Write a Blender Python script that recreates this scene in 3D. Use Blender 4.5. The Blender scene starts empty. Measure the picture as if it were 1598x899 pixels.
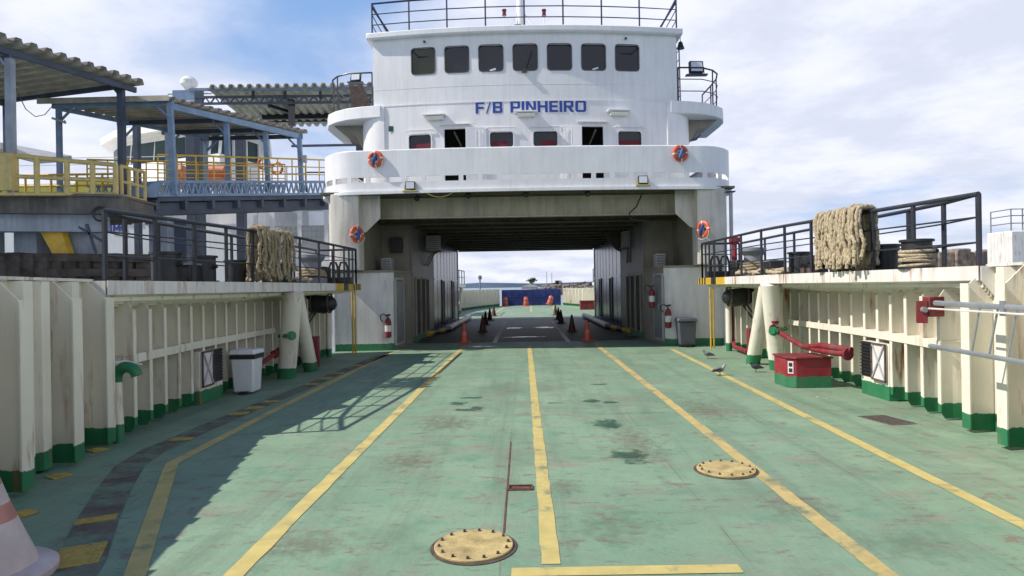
import bpy, math, random
from mathutils import Vector, Matrix
random.seed(11)
S = bpy.context.scene
COL = S.collection
R = math.radians

# ------------------------------------------------------------------ camera, sky, sun, exposure
EYE = 1.7
ROLL = R(0.95)
FOC = 1000.0
_c, _s = math.cos(ROLL), math.sin(ROLL)
cam_d = bpy.data.cameras.new('camera'); cam = bpy.data.objects.new('camera', cam_d); COL.objects.link(cam)
cam.matrix_world = Matrix(((_c, _s, 0, 0), (0, 0, -1, 0), (-_s, _c, 0, EYE), (0, 0, 0, 1)))
cam_d.sensor_width = 36; cam_d.lens = 36*FOC/1598
cam_d.shift_x = -18/1598; cam_d.shift_y = -1.5/1598
cam_d.clip_start = .05; cam_d.clip_end = 80000
S.camera = cam
SUNV = Vector((-.96, -.16, 1.0)).normalized()
w = bpy.data.worlds.new('World'); S.world = w; w.use_nodes = True
nt = w.node_tree; nt.nodes.clear()
def N(t, **k):
    n = nt.nodes.new(t)
    for a, b in k.items(): setattr(n, a, b)
    return n
sky = N('ShaderNodeTexSky', sky_type='NISHITA', sun_disc=False, sun_elevation=math.asin(SUNV.z),
        sun_rotation=math.atan2(SUNV.x, SUNV.y), air_density=1.0, dust_density=1.0, ozone_density=2.0)
bg = N('ShaderNodeBackground'); bg.inputs[1].default_value = .1
out = N('ShaderNodeOutputWorld')
tc = N('ShaderNodeTexCoord'); sep = N('ShaderNodeSeparateXYZ')
nt.links.new(tc.outputs['Generated'], sep.inputs[0])
def M(op, a, b=None, c=None):
    n = N('ShaderNodeMath', operation=op)
    for i, v in enumerate((a, b, c)):
        if v is None: continue
        if isinstance(v, (int, float)): n.inputs[i].default_value = v
        else: nt.links.new(v, n.inputs[i])
    return n.outputs[0]
zz = M('MAXIMUM', sep.outputs[2], 0.0)
den = M('ADD', zz, .16)
cx = M('DIVIDE', sep.outputs[0], den); cy = M('DIVIDE', sep.outputs[1], den)
cmb = N('ShaderNodeCombineXYZ'); nt.links.new(cx, cmb.inputs[0]); nt.links.new(cy, cmb.inputs[1])
n1 = N('ShaderNodeTexNoise'); n1.inputs['Scale'].default_value = .75; n1.inputs['Detail'].default_value = 9; n1.inputs['Roughness'].default_value = .55; n1.inputs['Distortion'].default_value = .35
n2 = N('ShaderNodeTexNoise'); n2.inputs['Scale'].default_value = 2.2; n2.inputs['Detail'].default_value = 8; n2.inputs['Roughness'].default_value = .6
mp = N('ShaderNodeMapping'); mp.inputs['Location'].default_value = (3.1, 7.9, 0.4)
nt.links.new(cmb.outputs[0], mp.inputs[0]); nt.links.new(mp.outputs[0], n1.inputs[0]); nt.links.new(mp.outputs[0], n2.inputs[0])
# a gap of clear sky high up ahead, cloud elsewhere
gap = M('MULTIPLY', M('MAXIMUM', M('SUBTRACT', 1.0, M('MULTIPLY', M('ABSOLUTE', M('ADD', cx, .45)), 1.6)), 0.0), M('SMOOTH_MIN', M('MAXIMUM', M('MULTIPLY', M('SUBTRACT', zz, .29), 7.0), 0.0), 1.0, .2))
val = M('SUBTRACT', M('ADD', n1.outputs[0], .06), M('MULTIPLY', gap, .36))
rmp = N('ShaderNodeMapRange', interpolation_type='SMOOTHSTEP'); nt.links.new(val, rmp.inputs[0])
rmp.inputs[1].default_value = .24; rmp.inputs[2].default_value = .52
ccol = N('ShaderNodeMix', data_type='RGBA'); ccol.inputs[6].default_value = (6.9, 7.3, 8.6, 1); ccol.inputs[7].default_value = (8.9, 9.1, 10.2, 1)
r2 = N('ShaderNodeMapRange', interpolation_type='SMOOTHSTEP'); nt.links.new(n2.outputs[0], r2.inputs[0]); r2.inputs[1].default_value = .36; r2.inputs[2].default_value = .64
nt.links.new(r2.outputs[0], ccol.inputs[0])
mixc = N('ShaderNodeMix', data_type='RGBA')
hi = N('ShaderNodeMapRange', interpolation_type='SMOOTHSTEP'); nt.links.new(zz, hi.inputs[0])   # overhead the cloud thins out to blue
for _i, _v in ((1, .43), (2, .66), (3, 1.0), (4, .05)): hi.inputs[_i].default_value = _v
blue = N('ShaderNodeMix', data_type='RGBA'); blue.inputs[0].default_value = .7; blue.inputs[7].default_value = (2.9, 5.0, 9.0, 1)
nt.links.new(sky.outputs[0], blue.inputs[6])
deep = N('ShaderNodeMix', data_type='RGBA'); deep.inputs[6].default_value = (.6, 1.4, 3.4, 1); nt.links.new(hi.outputs[0], deep.inputs[0]); nt.links.new(blue.outputs[2], deep.inputs[7])
nt.links.new(M('MULTIPLY', M('MULTIPLY', rmp.outputs[0], .96), hi.outputs[0]), mixc.inputs[0]); nt.links.new(deep.outputs[2], mixc.inputs[6]); nt.links.new(ccol.outputs[2], mixc.inputs[7])
nt.links.new(mixc.outputs[2], bg.inputs[0]); nt.links.new(bg.outputs[0], out.inputs[0])
sl = bpy.data.lights.new('sun', 'SUN'); sl.energy = 5.0; sl.angle = R(.5); sl.color = (1, .94, .85)
so = bpy.data.objects.new('sun', sl); COL.objects.link(so); so.rotation_euler = (-SUNV).to_track_quat('-Z', 'Y').to_euler()
so.location = (0, 0, 60)
vs = S.view_settings; vs.view_transform = 'Standard'; vs.look = 'None'; vs.exposure = 0.13; vs.gamma = 1; vs.use_curve_mapping = False
S.cycles.use_denoising = True
S.cycles.max_bounces = 6

# ------------------------------------------------------------------ photo geometry -> metres (ship's deck is z = 0)
def W(px, py, D):
    u, v = px-817, py-448
    return Vector(((u*_c - v*_s)*D/FOC, D, EYE - (v*_c + u*_s)*D/FOC))
def G(px, py, z=0.0):
    u, v = px-817, py-448
    return W(px, py, (EYE-z)*FOC/(v*_c + u*_s))
CX = .15                       # the ship's centre line

# ------------------------------------------------------------------ mesh builder
class MB:
    def __init__(s): s.v = []; s.f = []; s.m = []
    def add(s, vs_, fs, mi=0):
        o = len(s.v); s.v += [Vector(p) for p in vs_]
        for f in fs: s.f.append([o+i for i in f]); s.m.append(mi)
        return s
    def box(s, x0, y0, z0, x1, y1, z1, mi=0):
        vs_ = [(x, y, z) for z in (z0, z1) for y in (y0, y1) for x in (x0, x1)]
        return s.add(vs_, [(0,2,3,1),(4,5,7,6),(0,1,5,4),(1,3,7,5),(3,2,6,7),(2,0,4,6)], mi)
    def cbox(s, c, sx, sy, sz, rz=0, mi=0, rx=0, ry=0):
        m = Matrix.Translation(c) @ Matrix.Rotation(rz, 4, 'Z') @ Matrix.Rotation(ry, 4, 'Y') @ Matrix.Rotation(rx, 4, 'X')
        vs_ = [m @ Vector((x*sx/2, y*sy/2, z*sz/2)) for z in (-1, 1) for y in (-1, 1) for x in (-1, 1)]
        return s.add(vs_, [(0,2,3,1),(4,5,7,6),(0,1,5,4),(1,3,7,5),(3,2,6,7),(2,0,4,6)], mi)
    def bar(s, a, b, wd, ht, mi=0, up=(0,0,1)):
        a, b = Vector(a), Vector(b); d = (b-a).normalized(); u = Vector(up)
        if abs(d.dot(u)) > .98: u = Vector((0, 1, 0))
        r = d.cross(u).normalized(); u = r.cross(d)
        vs_ = [p + r*(i*wd/2) + u*(j*ht/2) for p in (a, b) for i, j in ((-1,-1),(1,-1),(1,1),(-1,1))]
        return s.add(vs_, [(0,1,2,3),(7,6,5,4),(0,4,5,1),(1,5,6,2),(2,6,7,3),(3,7,4,0)], mi)
    def tube(s, pts, r, n=8, mi=0, closed=False, cap=True):
        pts = [Vector(p) for p in pts]; L = len(pts)
        rad = r if isinstance(r, (list, tuple)) else [r]*L
        tang = []
        for i in range(L):
            a = pts[(i-1) % L] if (closed or i > 0) else pts[i]; b = pts[(i+1) % L] if (closed or i < L-1) else pts[i]
            t = (b-a); tang.append(t.normalized() if t.length > 1e-9 else Vector((0,0,1)))
        u = tang[0].orthogonal().normalized(); vs_ = []
        for i in range(L):
            t = tang[i]; u = (u - t*u.dot(t)); u = u.normalized() if u.length > 1e-6 else t.orthogonal().normalized(); q = t.cross(u)
            for k in range(n):
                a = 2*math.pi*k/n; vs_.append(pts[i] + (u*math.cos(a)+q*math.sin(a))*rad[i])
        fs = []
        for i in range(L if closed else L-1):
            j = (i+1) % L
            for k in range(n): fs.append((i*n+k, i*n+(k+1) % n, j*n+(k+1) % n, j*n+k))
        if cap and not closed: fs += [tuple(range(n-1, -1, -1)), tuple((L-1)*n+k for k in range(n))]
        return s.add(vs_, fs, mi)
    def lathe(s, prof, c=(0,0,0), n=20, mi=0, axis=(0,0,1), mis=None):
        c = Vector(c); ax = Vector(axis).normalized(); q = Vector((0,0,1)).rotation_difference(ax)
        vs_ = []; L = len(prof)
        for r, z in prof:
            for k in range(n):
                a = 2*math.pi*k/n; vs_.append(c + q @ Vector((r*math.cos(a), r*math.sin(a), z)))
        o = len(s.v); s.v += vs_
        for i in range(L-1):
            for k in range(n):
                s.f.append([o+i*n+k, o+i*n+(k+1) % n, o+(i+1)*n+(k+1) % n, o+(i+1)*n+k]); s.m.append(mis[i] if mis else mi)
        s.f.append([o+k for k in range(n-1, -1, -1)]); s.m.append(mis[0] if mis else mi)
        s.f.append([o+(L-1)*n+k for k in range(n)]); s.m.append(mis[-1] if mis else mi)
        return s
    def prism(s, poly, z0, z1, mi=0):
        n = len(poly); vs_ = [(p[0], p[1], z0) for p in poly]+[(p[0], p[1], z1) for p in poly]
        fs = [tuple(range(n-1, -1, -1)), tuple(range(n, 2*n))]+[(i, (i+1) % n, n+(i+1) % n, n+i) for i in range(n)]
        return s.add(vs_, fs, mi)
    def extr(s, poly, d, mi=0):                     # any planar 3-D polygon pushed along d
        n = len(poly); d = Vector(d); vs_ = [Vector(p) for p in poly]; vs_ += [p+d for p in vs_]
        fs = [tuple(range(n-1, -1, -1)), tuple(range(n, 2*n))]+[(i, (i+1) % n, n+(i+1) % n, n+i) for i in range(n)]
        return s.add(vs_, fs, mi)
    def sheet(s, poly, z, mi=0):
        return s.add([(p[0], p[1], z) for p in poly], [tuple(range(len(poly)))], mi)
    def wall(s, path, z0, z1, th, mi=0, side=1):    # upright plate along a plan path, thickness to one side
        P = [Vector((p[0], p[1])) for p in path]; n = len(P); off = []
        for i in range(n):
            a = P[max(i-1, 0)]; b = P[min(i+1, n-1)]; t = (b-a).normalized(); off.append(P[i]+Vector((-t.y, t.x))*th*side)
        vs_ = []
        for i in range(n):
            for q in (P[i], off[i]):
                for z in (z0, z1): vs_.append((q.x, q.y, z))
        fs = []
        for i in range(n-1):
            a, b = 4*i, 4*i+4
            fs += [(a, b, b+1, a+1), (a+2, a+3, b+3, b+2), (a+1, b+1, b+3, a+3), (a, a+2, b+2, b)]
        e = 4*(n-1); fs += [(0, 1, 3, 2), (e, e+2, e+3, e+1)]
        return s.add(vs_, fs, mi)
    def ellip(s, c, rx, ry, rz, n=12, m=8, mi=0):
        c = Vector(c); vs_ = [c+Vector((0,0,-rz))]
        for i in range(1, m):
            t = math.pi*i/m-math.pi/2
            for k in range(n):
                a = 2*math.pi*k/n; vs_.append(c+Vector((rx*math.cos(t)*math.cos(a), ry*math.cos(t)*math.sin(a), rz*math.sin(t))))
        vs_.append(c+Vector((0,0,rz))); fs = [(0, 1+(k+1) % n, 1+k) for k in range(n)]
        for i in range(m-2):
            for k in range(n): fs.append((1+i*n+k, 1+i*n+(k+1) % n, 1+(i+1)*n+(k+1) % n, 1+(i+1)*n+k))
        e = len(vs_)-1; fs += [(e, 1+(m-2)*n+k, 1+(m-2)*n+(k+1) % n) for k in range(n)]
        return s.add(vs_, fs, mi)
    def torus(s, c, RR, r, ax=(0,1,0), n=32, k=10, mfun=None, squash=1.0):
        c = Vector(c); q = Vector((0,0,1)).rotation_difference(Vector(ax)); vs_ = []
        for i in range(n):
            a = 2*math.pi*i/n
            for j in range(k):
                b = 2*math.pi*j/k; vs_.append(c + q @ Vector(((RR+r*math.cos(b))*math.cos(a), (RR+r*math.cos(b))*math.sin(a), r*squash*math.sin(b))))
        o = len(s.v); s.v += vs_
        for i in range(n):
            for j in range(k):
                s.f.append([o+i*k+j, o+((i+1) % n)*k+j, o+((i+1) % n)*k+(j+1) % k, o+i*k+(j+1) % k]); s.m.append(mfun(i/n) if mfun else 0)
        return s
    def build(s, name, mats, parent=None, bevel=0, smooth=35):
        me = bpy.data.meshes.new(name)
        off = Vector((0,0,0))
        if parent:
            t = parent
            while t.parent: t = t.parent
            off = t.location
        me.from_pydata([p-off for p in s.v], [], s.f)
        for m in (mats if isinstance(mats, (list, tuple)) else [mats]): me.materials.append(m)
        me.polygons.foreach_set('material_index', s.m)
        import bmesh
        bm = bmesh.new(); bm.from_mesh(me); bmesh.ops.recalc_face_normals(bm, faces=bm.faces); bm.to_mesh(me); bm.free()
        if smooth:
            me.polygons.foreach_set('use_smooth', [True]*len(me.polygons)); me.set_sharp_from_angle(angle=R(smooth))
        o = bpy.data.objects.new(name, me); COL.objects.link(o)
        if parent: o.parent = parent
        if bevel:
            b = o.modifiers.new('bevel', 'BEVEL'); b.width = bevel; b.segments = 2; b.limit_method = 'ANGLE'; b.angle_limit = R(40); b.harden_normals = False
        return o
def T(name, label, cat, loc=(0,0,0), group=None):
    o = bpy.data.objects.new(name, None); COL.objects.link(o); o.location = loc; o.empty_display_size = .2
    return tag(o, label, cat, group)
def tag(o, label, cat, group=None):
    o['label'] = label; o['category'] = cat
    if group: o['group'] = group
    return o
def struct(o): o['kind'] = 'structure'; return o
def copy_tree(o, parent=None):
    c = o.copy(); COL.objects.link(c); c.parent = parent
    for ch in list(o.children): copy_tree(ch, c)
    return c
def again(o, loc, rz=0, label=None, scale=None):
    c = copy_tree(o); c.location = loc; c.rotation_euler = (0, 0, rz)
    if label: c['label'] = label
    if scale: c.scale = (scale,)*3
    return c
def lerp_tab(tab, x):
    if x <= tab[0][0]: return tab[0][1]
    for (a, b), (c, d) in zip(tab, tab[1:]):
        if x <= c: return b+(d-b)*(x-a)/(c-a)
    return tab[-1][1]

# ------------------------------------------------------------------ materials
def mat(name, base, rough=.6, var=.12, nscale=3.0, metal=0.0, bump=0.0, bscale=40.0, rust=0.0, rustcol=(.16,.06,.02), dirt=0.0,
        band=None, seams=0, wear=None, spec=.5, streak=True, coat=0.0):
    m = bpy.data.materials.new(name); m.use_nodes = True; t = m.node_tree; nd = t.nodes; L = t.links
    p = nd['Principled BSDF']; p.inputs['Roughness'].default_value = rough; p.inputs['Metallic'].default_value = metal
    p.inputs['Specular IOR Level'].default_value = spec; p.inputs['Coat Weight'].default_value = coat
    g = nd.new('ShaderNodeNewGeometry')
    def noise(scale, detail=5, vec=None, rg=.6, dist=0):
        n = nd.new('ShaderNodeTexNoise'); n.inputs['Scale'].default_value = scale; n.inputs['Detail'].default_value = detail; n.inputs['Roughness'].default_value = rg; n.inputs['Distortion'].default_value = dist
        L.new(vec if vec else g.outputs['Position'], n.inputs['Vector']); return n.outputs[0]
    def ramp(v, a, b):
        r = nd.new('ShaderNodeMapRange'); r.inputs[1].default_value = a; r.inputs[2].default_value = b; L.new(v, r.inputs[0]); return r.outputs[0]
    def mix(f, a, b, blend='MIX'):
        x = nd.new('ShaderNodeMix'); x.data_type = 'RGBA'; x.blend_type = blend
        for i, q in ((0, f), (6, a), (7, b)):
            if hasattr(q, 'links') or isinstance(q, bpy.types.NodeSocket): L.new(q, x.inputs[i])
            elif i == 0: x.inputs[0].default_value = q
            else: x.inputs[i].default_value = (q[0], q[1], q[2], 1)
        return x.outputs[2]
    def mth(op, a, b):
        n = nd.new('ShaderNodeMath'); n.operation = op
        for i, q in enumerate((a, b)):
            if isinstance(q, bpy.types.NodeSocket): L.new(q, n.inputs[i])
            else: n.inputs[i].default_value = q
        return n.outputs[0]
    dk = [max(0, c*(1-var*1.6)) for c in base]; lt = [min(1, c*(1+var*.6)) for c in base]
    col = mix(ramp(noise(nscale, 6), .3, .7), dk, lt)
    if band:                                       # a painted foot of another colour
        sp = nd.new('ShaderNodeSeparateXYZ'); L.new(g.outputs['Position'], sp.inputs[0])
        e = mth('ADD', sp.outputs[2], mth('MULTIPLY', mth('SUBTRACT', noise(9), .5), .07))
        bc = mix(ramp(noise(nscale*2, 6), .3, .7), [c*.75 for c in band[1]], band[1])
        col = mix(ramp(e, band[0], band[0]+.006), bc, col)
    if seams:                                      # butt welds between the plates
        s2 = nd.new('ShaderNodeSeparateXYZ'); L.new(g.outputs['Position'], s2.inputs[0])
        e = mth('LESS_THAN', mth('PINGPONG', mth('ADD', s2.outputs[0], .31), seams), .010)
        col = mix(mth('MULTIPLY', e, .22), col, [c*.55 for c in base])
        wn = nd.new('ShaderNodeTexWhiteNoise'); wn.noise_dimensions = '1D'; L.new(mth('FLOOR', mth('DIVIDE', mth('ADD', s2.outputs[0], .31), seams*2), 0), wn.inputs['W'])
        col = mix(mth('MULTIPLY', wn.outputs[0], .10), col, [c*.7 for c in base])
    if wear:
        f = ramp(noise(wear[1], 9, rg=.7), wear[2], wear[3]); col = mix(f, col, wear[0])
    if dirt:
        mpn = nd.new('ShaderNodeMapping'); mpn.inputs['Scale'].default_value = (5, 5, .5) if streak else (1.5, 1.5, 1.5); L.new(g.outputs['Position'], mpn.inputs[0])
        f = mth('MULTIPLY', ramp(noise(1.6, 7, mpn.outputs[0]), .45, .8), dirt); col = mix(f, col, (.20, .17, .13))
    if rust:
        mpn = nd.new('ShaderNodeMapping'); mpn.inputs['Scale'].default_value = (7, 7, .9) if streak else (3, 3, 3); L.new(g.outputs['Position'], mpn.inputs[0])
        f = mth('MULTIPLY', ramp(noise(1.0, 8, mpn.outputs[0], .65), .72-.3*rust, .80-.22*rust), ramp(noise(.9, 3), .4, .62)); col = mix(f, col, rustcol)
        rr = mth('ADD', mth('MULTIPLY', f, .3), rough); L.new(rr, p.inputs['Roughness'])
    L.new(col, p.inputs['Base Color'])
    if bump:
        b = nd.new('ShaderNodeBump'); b.inputs['Strength'].default_value = bump; b.inputs['Distance'].default_value = .02
        L.new(noise(bscale, 4), b.inputs['Height']); L.new(b.outputs[0], p.inputs['Normal'])
    return m
WHT = (.70, .69, .655)
GRN = (.025, .20, .085)
m_bul = mat('bulwark_paint', (.77, .73, .615), .48, .06, 1.5, rust=.56, rustcol=(.30, .12, .04), dirt=.12, band=(.205, GRN), bump=.05, bscale=25)
m_white = mat('ship_white_paint', (.81, .81, .82), .42, .05, 1.2, dirt=.16, bump=.22, bscale=1.6, rust=.20, rustcol=(.34, .2, .12), seams=1.52)
m_fasc = mat('fascia_white_paint', (.74, .72, .68), .45, .06, 2, rust=.66, rustcol=(.3,.11,.03), dirt=.25)
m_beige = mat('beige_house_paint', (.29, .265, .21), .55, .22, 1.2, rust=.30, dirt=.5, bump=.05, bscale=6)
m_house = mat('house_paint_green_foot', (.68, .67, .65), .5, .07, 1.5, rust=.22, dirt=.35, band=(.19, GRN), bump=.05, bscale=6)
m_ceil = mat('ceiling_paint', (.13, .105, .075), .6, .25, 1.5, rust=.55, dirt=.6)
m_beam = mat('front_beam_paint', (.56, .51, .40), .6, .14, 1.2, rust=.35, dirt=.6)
m_colp = mat('column_paint', (.64, .61, .54), .5, .1, 1.2, rust=.35, dirt=.5, bump=.05, bscale=6)
m_soot_shade = mat('sooty_paint_with_shade', (.22, .205, .175), .5, .2, 1.2, rust=.35, dirt=.6, band=(.19, GRN))  # soot tone, with the tunnel's shade also darkened into the wall colour
m_glassw = mat('floodlight_glass', (.66, .70, .76), .15, .05)
m_gloss = mat('glossy_blue_wall_sheet', (.016, .034, .11), .26, .2, 2, dirt=.3, rust=.2, bump=.25, bscale=3)
m_dark = mat('dark_recess', (.025, .024, .024), .7)
m_black = mat('black_paint', (.022, .023, .027), .45, .2, 8, rust=.25, bump=.1)
m_rail = mat('dark_rail_paint', (.035, .038, .05), .4, .2, 8, rust=.15)
m_navy = mat('navy_rail_paint', (.018, .026, .075), .4, .2, 8)
m_glass = mat('window_glass', (.011, .014, .024), .07, .2, 2, spec=.5)
m_gglass = mat('green_tinted_glass', (.022, .03, .012), .07, .2, 2, spec=.5)
m_tgl = mat('teal_window_glass', (.012, .05, .055), .3, .3, 1.5, spec=.2)
m_gask = mat('window_gasket', (.10, .10, .11), .6)
m_grey = mat('grey_paint', (.20, .215, .24), .5, .15, 3, dirt=.3)
m_lgrey = mat('light_grey_paint', (.42, .43, .43), .5, .12, 4, dirt=.3)
m_red = mat('red_paint', (.22, .014, .024), .55, .25, 6, dirt=.35, rust=.2)
m_redg = mat('red_box_green_foot', (.32, .02, .035), .45, .2, 5, band=(.18, (.03, .20, .09)), dirt=.4, streak=False)
m_wred = mat('white_lettering', (.75, .75, .75), .5, .05)
m_green = mat('green_paint', (.02, .19, .075), .42, .15, 4)
m_yel = mat('yellow_paint', (.62, .40, .035), .5, .15, 5, rust=.15)
m_ylw = mat('pale_yellow_rail', (.58, .45, .16), .5, .15, 4, rust=.35, dirt=.3)
m_blue = mat('terminal_blue_paint', (.19, .29, .43), .5, .18, 3, rust=.28, dirt=.3)
m_dblue = mat('dark_blue_steel', (.055, .075, .115), .55, .25, 2, rust=.3)
m_lblue = mat('weathered_pale_blue', (.30, .35, .42), .6, .2, 1.5, rust=.35, dirt=.7)
m_letter = mat('blue_lettering', (.018, .055, .30), .45, .08)
m_oran = mat('orange_plastic', (.50, .075, .035), .45, .12, 6, dirt=.3)
m_orf = mat('faded_orange_plastic', (.60, .17, .11), .5, .15, 6, dirt=.5)
m_dcone = mat('grimy_cone_rubber', (.10, .032, .022), .6, .3, 8)
m_refl = mat('white_band', (.72, .68, .68), .5, .1, 6, dirt=.4)
m_cw = mat('faded_cone_white', (.58, .48, .47), .6, .15, 5, dirt=.5, streak=False)
m_cp = mat('faded_cone_pink', (.48, .21, .17), .6, .2, 5, dirt=.5, streak=False)
m_rope = mat('pale_rope', (.56, .46, .31), .95, .35, 30, bump=.9, bscale=90)
m_rope2 = mat('old_rope', (.42, .34, .22), .95, .35, 30, bump=.9, bscale=90)
m_roof = mat('fibre_cement_sheet', (.52, .47, .37), .85, .25, 2, dirt=.6, streak=False, bump=.2, bscale=15)
m_roofl = mat('pale_roof_sheet', (.72, .70, .58), .8, .2, 2, dirt=.4, streak=False)
m_rooft = mat('weathered_sheet_edge', (.16, .14, .13), .9, .35, 6, bump=.3)
m_conc = mat('stained_concrete', (.12, .115, .105), .9, .4, 1.2, dirt=.6, bump=.3, bscale=8)
m_timb = mat('tarred_timber', (.07, .055, .045), .9, .5, 3, rust=.4, bump=.5, bscale=12)
m_stone = mat('seawall_stone', (.26, .22, .18), .95, .45, 2.0, bump=.8, bscale=4)
m_alum = mat('galvanised_steel', (.48, .50, .53), .38, .12, 6, metal=.7)
m_bin = mat('grey_bin_plastic', (.085, .095, .115), .45, .1, 5)
m_wbin = mat('white_bin_plastic', (.72, .73, .75), .4, .05, 5, dirt=.15)
m_lamp = mat('lamp_diffuser', (.80, .80, .66), .4, .03)
m_ringo = mat('life_ring_orange', (.66, .10, .03), .5, .15, 12, dirt=.3)
m_bluei = mat('blue_canister', (.03, .09, .26), .4, .2, 12)
m_iron = mat('rusty_iron', (.11, .075, .06), .8, .35, 12, bump=.4)
m_hatch = mat('hatch_yellow', (.52, .40, .17), .75, .25, 9, rust=.45, rustcol=(.24,.15,.08), dirt=.35, streak=False, bump=.3)
m_leaf = mat('foliage', (.055, .09, .028), .8, .5, .6)
m_leaf2 = mat('dry_foliage', (.12, .12, .05), .8, .5, .6)
m_bark = mat('bark', (.10, .075, .05), .9, .3, 4)
m_sand = mat('pale_sand', (.62, .58, .52), .9, .15, .3)
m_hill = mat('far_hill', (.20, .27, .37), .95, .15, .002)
m_tile = mat('tactile_yellow', (.50, .36, .08), .75, .22, 14, wear=((.12, .13, .10), 7, .56, .66))
m_primer = mat('worn_brown_strip', (.135, .115, .088), .8, .3, 4, wear=((.15, .22, .15), 3.5, .46, .60))
m_hull3 = mat('other_hull_recess', (.55, .56, .57), .6, .1, .6)
m_hull2 = mat('other_hull_white', (.84, .84, .82), .5, .05, .6, rust=.12, dirt=.2)
m_olive = mat('yellow_green_band', (.48, .43, .06), .5, .12, .7, dirt=.2)
m_bluep = mat('ramp_blue', (.020, .040, .21), .45, .25, 1.2, rust=.2)
m_wguide = mat('white_guide', (.80, .80, .82), .5, .1, 5)
m_pig = mat('pigeon_grey', (.17, .18, .20), .8, .3, 40); m_pigd = mat('pigeon_dark', (.05, .055, .065), .6, .3, 40); m_pigl = mat('pigeon_pale', (.42, .42, .42), .8, .3, 40); m_pink = mat('pigeon_leg', (.35, .10, .09), .6)
m_socket = mat('deck_recess', (.035, .02, .02), .9); m_grate = mat('steel_grate', (.13, .105, .095), .7, .3, 20, bump=.5, bscale=60)
def soft(name, base, rough, spec, lo=.15, hi_=.75, op=.9, sc=3.0):   # a stain whose edge fades into the deck
    m = mat(name, base, rough, .2, 4, spec=spec); t = m.node_tree; nd = t.nodes; L = t.links; m.blend_method = 'HASHED' if hasattr(m, 'blend_method') else None
    tc_ = nd.new('ShaderNodeTexCoord'); v = nd.new('ShaderNodeVectorMath'); v.operation = 'MULTIPLY_ADD'; v.inputs[1].default_value = (2, 2, 0); v.inputs[2].default_value = (-1, -1, 0); L.new(tc_.outputs['Generated'], v.inputs[0])
    ln = nd.new('ShaderNodeVectorMath'); ln.operation = 'LENGTH'; L.new(v.outputs[0], ln.inputs[0])
    g_ = nd.new('ShaderNodeNewGeometry'); nz = nd.new('ShaderNodeTexNoise'); nz.inputs['Scale'].default_value = sc; nz.inputs['Detail'].default_value = 8; nz.inputs['Roughness'].default_value = .65; L.new(g_.outputs['Position'], nz.inputs['Vector'])
    a = nd.new('ShaderNodeMath'); a.operation = 'MULTIPLY_ADD'; a.inputs[1].default_value = 3.2; a.inputs[2].default_value = -.62; L.new(nz.outputs[0], a.inputs[0])
    b = nd.new('ShaderNodeMath'); b.operation = 'SUBTRACT'; L.new(a.outputs[0], b.inputs[0]); L.new(ln.outputs['Value'], b.inputs[1])
    r = nd.new('ShaderNodeMapRange'); r.inputs[1].default_value = lo-.15; r.inputs[2].default_value = hi_-.3; r.inputs[4].default_value = op; L.new(b.outputs[0], r.inputs[0])
    tr = nd.new('ShaderNodeBsdfTransparent'); mx = nd.new('ShaderNodeMixShader'); L.new(r.outputs[0], mx.inputs[0]); L.new(tr.outputs[0], mx.inputs[1]); L.new(nd['Principled BSDF'].outputs[0], mx.inputs[2]); L.new(mx.outputs[0], nd['Material Output'].inputs[0])
    return m
m_wet = soft('wet_deck', (.05, .13, .085), .35, .5, lo=.2, hi_=.9, op=.75, sc=6)
m_oil = soft('oil_stain', (.11, .12, .085), .6, .4, lo=.25, hi_=1.3, op=.20, sc=8)
m_rusty = soft('rust_stain', (.23, .16, .12), .8, .3, lo=.25, hi_=1.3, op=.34, sc=11)
m_puddle = soft('puddle_on_deck', (.045, .065, .055), .12, .6, lo=.2, hi_=1.0, op=.8, sc=4)
m_grime_shade = mat('grime_and_painted_shade', (.036, .05, .043), .62, .35, 1.4, dirt=.3, streak=False, wear=((.035, .04, .04), 2.2, .5, .7))  # worn greyish floor, with the shade under cover darkened into its colour
m_weld = mat('weld_rust', (.17, .07, .05), .9, .4, 20)
m_sign = mat('green_sign', (.01, .09, .05), .5)
m_curt = mat('red_curtain', (.15, .018, .028), .8, .2, 12)
m_redl = mat('red_lamp_glass', (.12, .01, .015), .2)
m_bell = mat('dark_bronze', (.03, .03, .035), .4, metal=.5)

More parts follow.
